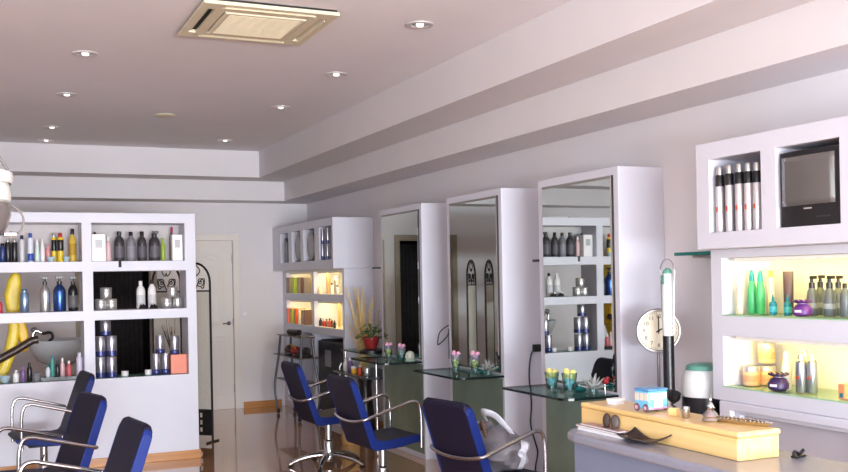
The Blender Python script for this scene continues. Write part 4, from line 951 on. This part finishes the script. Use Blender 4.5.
# ------------------------------------------------------------------ reception counter
c = thing('reception_counter', 'grey blue reception counter with raised beech ledge', 'counter', (2.2, 1.9, 0))
obj('body', bx(.05, .42, .03, 1.58, 0, .8585), DESK, c, bevel=.006)
pts = [(0, 0), (.456, 0), (.456, 1.65), (.12, 1.65), (.06, 1.625), (.02, 1.58), (0, 1.5)]
bm = B(); prism(bm, pts, 'Z', .859, .90); obj('worktop', bm, DESKTOP, c, bevel=.014, bseg=4)
bm = B(); prism(bm, [(.152,.72),(.16,.712),(.332,.712),(.34,.72),(.34,1.675),(.152,1.675)], 'Z', .9003, .978); obj('ledge_body', bm, BEECH, c, bevel=.004)
bm = B(); prism(bm, [(.149,.709),(.343,.709),(.343,1.678),(.149,1.678)], 'Z', .9785, 1.0); obj('ledge_top', bm, BEECH, c, bevel=.009, bseg=4)

def lay(poly, z0, z1, name, label, cat, m, m2=None, bev=.002, group=None):
    cx = sum(p[0] for p in poly)/len(poly); cy = sum(p[1] for p in poly)/len(poly)
    t = thing(name, label, cat, (cx, cy, z0), group=group); q = [(p[0]-cx, p[1]-cy) for p in poly]
    k = .97
    bm = B(); prism(bm, [(p[0]*k, p[1]*k) for p in q], 'Z', .0008, z1-z0-.0012); obj('pages', bm, mat('paper_white', (232, 230, 232), .7), t)
    bm = B(); prism(bm, q, 'Z', z1-z0-.0011, z1-z0); obj('cover', bm, m, t)
    bm = B(); prism(bm, q, 'Z', 0, .0007); obj('back_cover', bm, m2 or m, t)
lay([(2.275, 3.49), (2.285, 3.19), (2.348, 3.20), (2.348, 3.51)], .9005, .911, 'catalogue', 'white catalogue at the bottom of the magazine pile on the counter', 'catalogue', mat('paper_white', (232, 230, 232)), group='papers on the counter')
lay([(2.285, 3.52), (2.288, 3.235), (2.347, 3.235), (2.348, 3.53)], .9113, .918, 'magazine', 'brown covered magazine in the middle of the pile on the counter', 'magazine', mat('cover_brown', (150, 118, 112), .4, var=.3, scale=30), group='papers on the counter')
lay([(2.295, 3.50), (2.296, 3.225), (2.346, 3.225), (2.346, 3.49)], .9183, .9245, 'magazine', 'mauve magazine on top of the pile on the counter', 'magazine', mat('cover_mauve', (164, 136, 138), .4, var=.35, scale=24), group='papers on the counter')
POD = mat('dark_pod', (58, 44, 40), .45, var=.2)
for x, y, rz, lab in ((2.32, 3.345, .5, 'upright dark brown pod, left one of a pair on the magazines'), (2.325, 3.29, .9, 'upright dark brown pod, right one of a pair on the magazines')):
    t = thing('seed_pod', lab, 'ornament', (x, y, .9247), rz, 'dark seed pods')
    bm = B(); ellipsoid(bm, (0, 0, .028), .006, .018, .03, 16, 10); xform(bm, Matrix.Rotation(.15, 4, 'Y')); obj('pod_shell', bm, POD, t, smooth=True)
    obj('foot', bx(-.009, .009, -.012, .012, 0, .004), POD, t, bevel=.001)
# curved square leaf dish
t = thing('leaf_dish', 'dark brown curved square wooden dish lying on the counter', 'dish', (2.33, 3.135, .9005))
bm = B(); n = 14
W = {'L': (-.02, .15), 'F': (-.088, -.05), 'R': (.012, -.18), 'K': (.014, .045)}
g = []
for i in range(n+1):
    row = []
    for j in range(n+1):
        u, v = i/n, j/n
        pt = [(1-u)*(1-v)*W['L'][k]+u*(1-v)*W['F'][k]+u*v*W['R'][k]+(1-u)*v*W['K'][k] for k in (0, 1)]
        e = sum(hc*max(0, wu*2-1)**1.6*max(0, wv*2-1)**1.6 for hc, wu, wv in ((.5, 1-u, 1-v), (.55, u, 1-v), (1.5, u, v), (1.6, 1-u, v)))
        row.append(bm.verts.new((pt[0], pt[1], .004+.022*e+.006*max(abs(2*u-1), abs(2*v-1))**3)))
    g.append(row)
for i in range(n):
    for j in range(n): bm.faces.new((g[i][j], g[i+1][j], g[i+1][j+1], g[i][j+1]))
o = obj('dish_shell', bm, mat('dark_wenge', (50, 38, 34), .35, var=.2, scale=30), t, smooth=True); s = o.modifiers.new('thick', 'SOLIDIFY'); s.thickness = .005; s.offset = -1
t = thing('pen_clip', 'small black clip lying on the worktop past the ledge end', 'clip', (2.585, 2.575, .9005), .2)
bm = B(); box(bm, -.03, .03, -.012, .012, 0, .008); obj('clip_base', bm, BLACK, t, bevel=.003)
obj('clip_arm', tb([(-.03, 0, .01), (-.02, 0, .022), (.005, 0, .012), (.03, 0, .022)], .006, 8, 4), BLACK, t, smooth=True)
# on the ledge
t = thing('card_box', 'small white box on the far end of the beech ledge', 'box', (2.43, 3.43, 1.0005), .2)
obj('box_bottom', bx(-.03, .03, -.022, .022, 0, .016), WHITE, t, bevel=.002); obj('box_lid', bx(-.032, .032, -.024, .024, .0162, .026), mat('lid_white', (240, 238, 240), .4), t, bevel=.002)
t = thing('toy_bus', 'blue toy bus tin standing on the beech ledge', 'toy', (2.438, 3.202, 1.0005), .06)
TB = mat('bus_blue', (112, 186, 220), .3); TW = mat('bus_white', (232, 226, 240), .3)
obj('bus_body', bx(-.048, .048, -.043, .043, .010, .082), TB, t, bevel=.005)
obj('bus_roof', bx(-.050, .050, -.045, .045, .0825, .092), mat('bus_roof', (86, 140, 190), .35), t, bevel=.004)
obj('windscreen', bx(-.040, .040, -.0445, -.0432, .05, .074), TW, t); obj('door_panel', bx(-.02, .022, -.0446, -.0432, .014, .060), mat('bus_white', (232, 226, 240)), t)
obj('bumper', bx(-.046, .046, -.0446, -.0432, .011, .017), mat('bus_pink2', (220, 150, 196), .4), t)
for y in (-.028, .0, .028): obj('side_window', bx(-.0495, -.0482, y-.010, y+.010, .045, .074), mat('bus_peach', (224, 200, 178), .4), t)
for sx in (-1, 1):
    for y in (-.026, .026):
        bm = lt([(0,-.004),(.014,-.004),(.016,0),(.014,.004),(0,.004)], 20); xform(bm, Matrix.Translation((sx*.0495, y, .0165)) @ Matrix.Rotation(PI/2, 4, 'Y')); w = obj('wheel', bm, mat('bus_tyre', (96, 70, 90), .5), t, smooth=True)
        bm = lt([(0,-.0052),(.008,-.0052),(.008,.0052),(0,.0052)], 16); xform(bm, Matrix.Translation((sx*.0495, y, .0165)) @ Matrix.Rotation(PI/2, 4, 'Y')); obj('hub_cap', bm, mat('bus_hub', (214, 160, 170), .4), w)
t = thing('metal_cup', 'small brushed metal cup on the beech ledge', 'cup', (2.425, 2.975, 1.0005))
obj('cup_wall', lt([(0,0),(.014,0),(.0155,.002),(.0155,.042),(.0145,.042),(.0142,.004),(0,.004)], 22), STEELM, t, smooth=True)
obj('cup_band', lt([(.0156,.034),(.0162,.035),(.0162,.039),(.0156,.040)], 22), CHROME, t, smooth=True)
t = thing('wood_block', 'small pale wooden block beside the metal cup on the ledge', 'block', (2.43, 3.05, 1.0005), .3)
obj('block', bx(-.014, .014, -.018, .018, 0, .03), BEECH, t, bevel=.003)
obj('block_slot', bx(-.010, .010, -.002, .002, .0301, .0308), DARK, t)
t = thing('silver_figurine', 'silver figurine bell with tiered base on the beech ledge', 'figurine', (2.445, 2.86, 1.0005))
obj('bell_base', lt([(0,0),(.03,0),(.032,.006),(.027,.014),(.029,.02),(.024,.03),(.014,.04),(.008,.046),(0,.046)], 26), CHROME, t, smooth=True)
bm = B(); lathe(bm, [(0,.045),(.010,.046),(.013,.056),(.008,.068),(.004,.073),(0,.073)], 18); ellipsoid(bm, (0, 0, .080), .007, .007, .009, 14, 8); tube(bm, [(.0, -.012, .062), (.002, -.016, .052), (.01, -.01, .05)], .003, 6, 3); tube(bm, [(.0, .012, .062), (.002, .016, .052), (.01, .01, .05)], .003, 6, 3); lathe(bm, [(.001,.088),(.004,.092),(0,.098)], 10); obj('figure', bm, CHROME, t, smooth=True)
t = thing('beaded_dish', 'long narrow dish edged with silver beads on the beech ledge', 'dish', (2.505, 2.765, 1.0005), math.atan2(-.235, .055))
def leaf(k, n=36):
    return [(.13*k*math.cos(2*PI*i/n), .030*k*math.sin(2*PI*i/n)*(1-.35*math.cos(2*PI*i/n))) for i in range(n)]
bm = B(); A_, Bq, Cq = [[bm.verts.new((p[0], p[1], z)) for p in leaf(k)] for k, z in ((.82, 0), (1, .012), (.84, .005))]
for i in range(36):
    j = (i+1) % 36; bm.faces.new((A_[i], A_[j], Bq[j], Bq[i])); bm.faces.new((Bq[i], Bq[j], Cq[j], Cq[i]))
bm.faces.new(A_); bm.faces.new(Cq); obj('dish_body', bm, mat('bronze_dish', (168, 138, 92), .35, .5), t, smooth=True)
bm = B()
for p in leaf(.97, 44): ellipsoid(bm, (p[0], p[1], .0145), .0042, .0042, .0036, 8, 6)
obj('bead_rim', bm, CHROME, t, smooth=True)

# ------------------------------------------------------------------ light switch
t = thing('light_switch', 'white light switch plate on the back wall beside the door', 'light switch', (2.93, 11.799, 1.15))
obj('plate', bx(-.04, .04, -.008, 0, -.04, .04), WHITE, t, bevel=.003); obj('rocker', bx(-.026, .026, -.012, -.0081, -.026, .026), mat('rocker_white', (222, 220, 222), .3), t, bevel=.002)

# ------------------------------------------------------------------ styling chairs
def chair():
    t = thing('styling_chair', 'x', 'styling chair', (0, 0, 0), 0, 'navy styling chairs')
    back = [(-.345,.85),(-.341,.868),(-.325,.880),(-.305,.876),(-.295,.855),(-.155,.455),(-.14,.437),(-.19,.39)]
    seat = [(-.19,.39),(-.178,.374),(-.15,.364),(.0,.368),(.16,.392),(.20,.40),(.222,.418),(.22,.436),(.19,.446),(.0,.432),(-.08,.425),(-.14,.437)]
    def drop(pl, d): return [(x+.307*d, z-.952*d) if z > .8 else (x, z) for x, z in pl]
    def loft(secs):
        bm = B(); rs = [[bm.verts.new((x, y, z)) for x, z in pl] for y, pl in secs]; n = len(rs[0])
        bm.faces.new(rs[0]); bm.faces.new(rs[-1][::-1])
        for p, q in zip(rs, rs[1:]):
            for k in range(n): bm.faces.new((p[k], q[k], q[(k+1) % n], p[(k+1) % n]))
        return bm
    R = [(.195, .022), (.186, .010), (.172, .003), (.15, 0)]
    obj('backrest', loft([(-y, drop(back, d)) for y, d in R]+[(y, drop(back, d)) for y, d in R[::-1]]), NAVY, t, bevel=.004)
    bm = B(); prism(bm, seat, 'Y', -.195, .195); obj('seat', bm, NAVY, t, bevel=.006)
    full = back[:-2] + seat[::-1][:-1]
    full = [(-.345,.85),(-.341,.868),(-.325,.880),(-.305,.876),(-.295,.855),(-.155,.455),(-.135,.432),(-.08,.425),(.0,.432),(.19,.446),(.22,.436),(.222,.418),(.20,.40),(.16,.392),(.0,.368),(-.15,.364),(-.178,.374),(-.19,.39)]
    for s in (-1, 1):
        bm = loft([(s*.1955, drop(full, .022)), (s*.205, drop(full, .032)), (s*.212, drop(full, .048))]); obj('side_panel', bm, BLUE, t, bevel=.005, bseg=3)
    half = [(.185,-.238,.36),(.187,-.238,.45),(.185,-.238,.60),(.165,-.238,.672),(.12,-.238,.688),(.05,-.238,.672),(-.19,-.238,.605),(-.235,-.237,.592),(-.262,-.218,.584),(-.272,-.12,.568),(-.275,0,.562)]
    path = half + [(x, -y, z) for x, y, z in half[-2::-1]]
    obj('arm_frame', tb(path, .0115, 10, 5), CHROME, t, smooth=True)
    bm = B()
    for s in (-1, 1): tube(bm, [(.187, s*.21, .39), (.187, s*.238, .39)], .009, 8); ellipsoid(bm, (-.21, s*.236, .60), .012, .012, .012, 10, 8)
    obj('arm_fixings', bm, CHROME, t, smooth=True)
    obj('seat_plate', bx(-.12, .12, -.11, .11, .352, .3635), BLACK, t, bevel=.004)
    obj('gas_lift', lt([(0,.06),(.042,.06),(.042,.2),(.036,.21),(.028,.215),(.028,.352),(0,.352)], 24), CHROME, t, smooth=True)
    b = obj('base_hub', lt([(0,.035),(.05,.035),(.055,.07),(.05,.1),(.043,.115),(0,.115)], 24), CHROME, t, smooth=True)
    for k in range(5):
        a = 2*PI*k/5+.35; ca, sa = math.cos(a), math.sin(a)
        bl = obj('base_leg', tb([(.03*ca, .03*sa, .085), (.14*ca, .14*sa, .082), (.25*ca, .25*sa, .055), (.325*ca, .325*sa, .02)], .018, 10, 5, [.022, .022, .02, .017, .014]), CHROME, t, smooth=True)
        obj('glide', lt([(0,0),(.02,0),(.022,.006),(.016,.014),(0,.016)], 14, (.318*ca, .318*sa, 0)), BLACK, bl, smooth=True)
    obj('pump_lever', tb([(0, .03, .28), (.03, .12, .27), (.05, .2, .235)], .009, 8, 4), CHROME, t, smooth=True)
    return t
c0 = chair()
SP = [(2.63, 7.80, 2, 'navy styling chair by the farthest mirror station, nearest the potted plant'),
      (2.595, 6.50, 5, 'empty navy styling chair facing the middle mirror station, chrome base half hidden'),
      (2.624, 4.904, 11, 'navy styling chair with a plastic bag on its seat, facing the nearest mirror'),
      (.414, 7.867, 186, 'navy styling chair closest to the white shelf divider, mostly behind another chair'),
      (.304, 6.228, 194, 'navy styling chair in the middle of the three chairs before the white divider'),
      (.37, 4.917, 188, 'navy styling chair closest to the camera in front of the white divider')]
for i, (x, y, a, lab) in enumerate(SP):
    if i == 0: c0.location = (x, y, 0); c0.rotation_euler = (0, 0, math.radians(a)); c0['label'] = lab
    else: dup(c0, (x, y, 0), math.radians(a), lab)

# crumpled plastic bag with a grey garment on the third chair
t = thing('plastic_bag', 'white and grey plastic carrier bag slumped on the chair seat', 'bag', (2.625, 4.93, .449), .19); t.scale = (1.08, 1.08, 1.1)
def lump(bm, c, r, seed, amp=.25, seg=28, rings=18):
    random.seed(seed); ph = [(random.uniform(2, 5), random.uniform(2, 5), random.uniform(0, 6)) for _ in range(4)]
    st = len(bm.verts); lathe(bm, [(math.sin(PI*i/rings), -math.cos(PI*i/rings)) for i in range(rings+1)], seg); bm.verts.ensure_lookup_table()
    for v in bm.verts[st:]:
        d = v.co.normalized(); az = math.atan2(d.y, d.x); f = 1+amp*sum(math.sin(a*az+p)*math.sin(b*d.z*2+p) for a, b, p in [(round(a), b, p) for a, b, p in ph])/3
        f += .06*math.sin(9*d.z+3*az)
        v.co = Vector((c[0]+d.x*r[0]*f, c[1]+d.y*r[1]*f, max(.003, c[2]+d.z*r[2]*f)))
bm = B(); lump(bm, (.02, -.02, .10), (.12, .15, .13), 3); obj('grey_bundle', bm, mat('grey_film', (112, 110, 118), .35, var=.3, scale=12, bump=.3, bscale=30), t, smooth=True)
bm = B(); lump(bm, (.115, -.04, .075), (.07, .10, .09), 9); obj('white_pocket', bm, mat('white_film', (216, 220, 232), .3, var=.08, bump=.3, bscale=30), t, smooth=True)
bm = B(); tube(bm, [(.10, .06, .15), (.06, .08, .22), (.02, .075, .28), (.0, .03, .295), (.03, -.02, .275), (.07, -.06, .21), (.115, -.09, .14)], .022, 10, 6, flat=.3); obj('carry_handle', bm, mat('white_film', (216, 220, 232)), t, smooth=True)
bm = B(); tube(bm, [(-.06, -.05, .18), (-.075, -.04, .24), (-.055, .0, .255), (-.03, .03, .19)], .008, 8, 5); obj('brown_strap', bm, mat('brown_strap', (96, 74, 60), .6), t, smooth=True)

# ------------------------------------------------------------------ hood dryer at the left edge
t = thing('hood_dryer', 'white and grey hood hair dryer at the left edge of the view', 'hood dryer', (-.165, 4.0, .015), .15)
bm = lt([(.245,1.725),(.262,1.75),(.277,1.80),(.275,1.838),(.265,1.838),(.268,1.80),(.255,1.75),(.24,1.73)], 40); obj('grey_visor', bm, mat('smoked_visor', (120, 112, 110), .2, coat=.4), t, smooth=True)
obj('white_dome', lt([(.0,1.839),(.262,1.839),(.276,1.85),(.279,1.87),(.272,1.915),(.24,1.965),(.17,2.01),(.08,2.03),(0,2.035)], 40), mat('dome_white', (226, 230, 222), .3), t, smooth=True)
bm = lt([(.279,1.915),(.285,1.925),(.285,1.955),(.262,1.963),(.25,1.96),(.262,1.92)], 40); obj('dome_band', bm, mat('dome_band', (240, 240, 240), .25), t, smooth=True)
obj('wire_guard', tb([(.0,-.1,2.09),(.10,-.1,2.08),(.2,-.09,2.04),(.262,-.05,1.97)], .007, 8, 5), mat('guard_wire', (120, 116, 114)), t, smooth=True)
obj('wire_guard', tb([(.27,-.05,1.84),(.305,-.05,1.81),(.315,-.05,1.775),(.30,-.05,1.735),(.265,-.05,1.735)], .004, 8, 5), mat('guard_wire', (120, 116, 114), .4, .5), t, smooth=True)
obj('latch', bx(.23, .275, -.14, -.10, 1.715, 1.73), CHROME, t, bevel=.003)
obj('stand_pole', tb([(-.30,0,.045),(-.30,0,1.9),(-.26,0,2.05),(-.14,0,2.08),(0,0,2.03)], .018, 10, 4), CHROME, t, smooth=True)
bm = B()
for k in range(5):
    a = 2*PI*k/5; tube(bm, [(-.30, 0, .08), (-.30+.28*math.cos(a), .28*math.sin(a), .02)], .018, 8)
obj('stand_base', bm, CHROME, t, smooth=True)

# ------------------------------------------------------------------ daylight
w = bpy.data.worlds.new('daylight'); scene.world = w; w.use_nodes = True
nt = w.node_tree; bg = nt.nodes['Background']; sky = nt.nodes.new('ShaderNodeTexSky'); sky.sky_type = 'NISHITA'; sky.sun_disc = False; sky.sun_elevation = math.radians(50); sky.sun_rotation = math.radians(200)
nt.links.new(sky.outputs[0], bg.inputs['Color']); bg.inputs['Strength'].default_value = .25
def area(name, loc, rot, sx, sy, power, col):
    l = bpy.data.lights.new(name, 'AREA'); l.shape = 'RECTANGLE'; l.size = sx; l.size_y = sy; l.energy = power; l.color = col
    o = bpy.data.objects.new(name, l); COL.objects.link(o); o.location = loc; o.rotation_euler = rot
    return o
area('shopfront_daylight', (.85, YF-.14, 1.5), (PI/2, 0, 0), 5.4, 2.8, DAY, (.82, .90, 1.0))
area('added_side_fill', (XL-.14, -1.0, 1.8), (PI/2, 0, -PI/2), 7.0, 1.7, SIDE, (.88, .93, 1.0))  # added fill through the unseen left window, brightens surfaces facing left
area('pavement_bounce_fill', (.85, YF-.3, .7), (PI/2+math.radians(38), 0, 0), 5.2, 1.1, BOUNCE, (.91, .95, 1.0))  # added up-tilted fill for the ceiling, stands in for unseen pavement bounce

# ------------------------------------------------------------------ camera
cam = bpy.data.cameras.new('camera'); co = bpy.data.objects.new('camera', cam); COL.objects.link(co)
cam.sensor_width = 36; cam.sensor_fit = 'HORIZONTAL'; cam.lens = 980/848*36; cam.shift_x = 0; cam.shift_y = 41.6/848; cam.clip_start = .05
yaw = math.atan(444/980); roll = math.atan(.0189)
fw = Vector((math.sin(yaw), math.cos(yaw), 0)); rt = Vector((math.cos(yaw), -math.sin(yaw), 0)); up = Vector((0, 0, 1))
rx = rt*math.cos(roll)-up*math.sin(roll)
uy = rt*math.sin(roll)+up*math.cos(roll)
M = Matrix((rx, uy, -fw)).transposed().to_4x4(); M.translation = (0, 0, 1.55)
co.matrix_world = M
scene.camera = co
vs = scene.view_settings
scene.display_settings.display_device = 'sRGB'
vs.view_transform = 'Standard'; vs.look = 'None'; vs.gamma = 1; vs.use_curve_mapping = False; vs.exposure = EXPO
cy = scene.cycles
cy.max_bounces = 12; cy.diffuse_bounces = 7; cy.glossy_bounces = 6; cy.transmission_bounces = 8; cy.transparent_max_bounces = 24
cy.caustics_reflective = False; cy.caustics_refractive = False; cy.sample_clamp_indirect = 6; cy.use_denoising = True
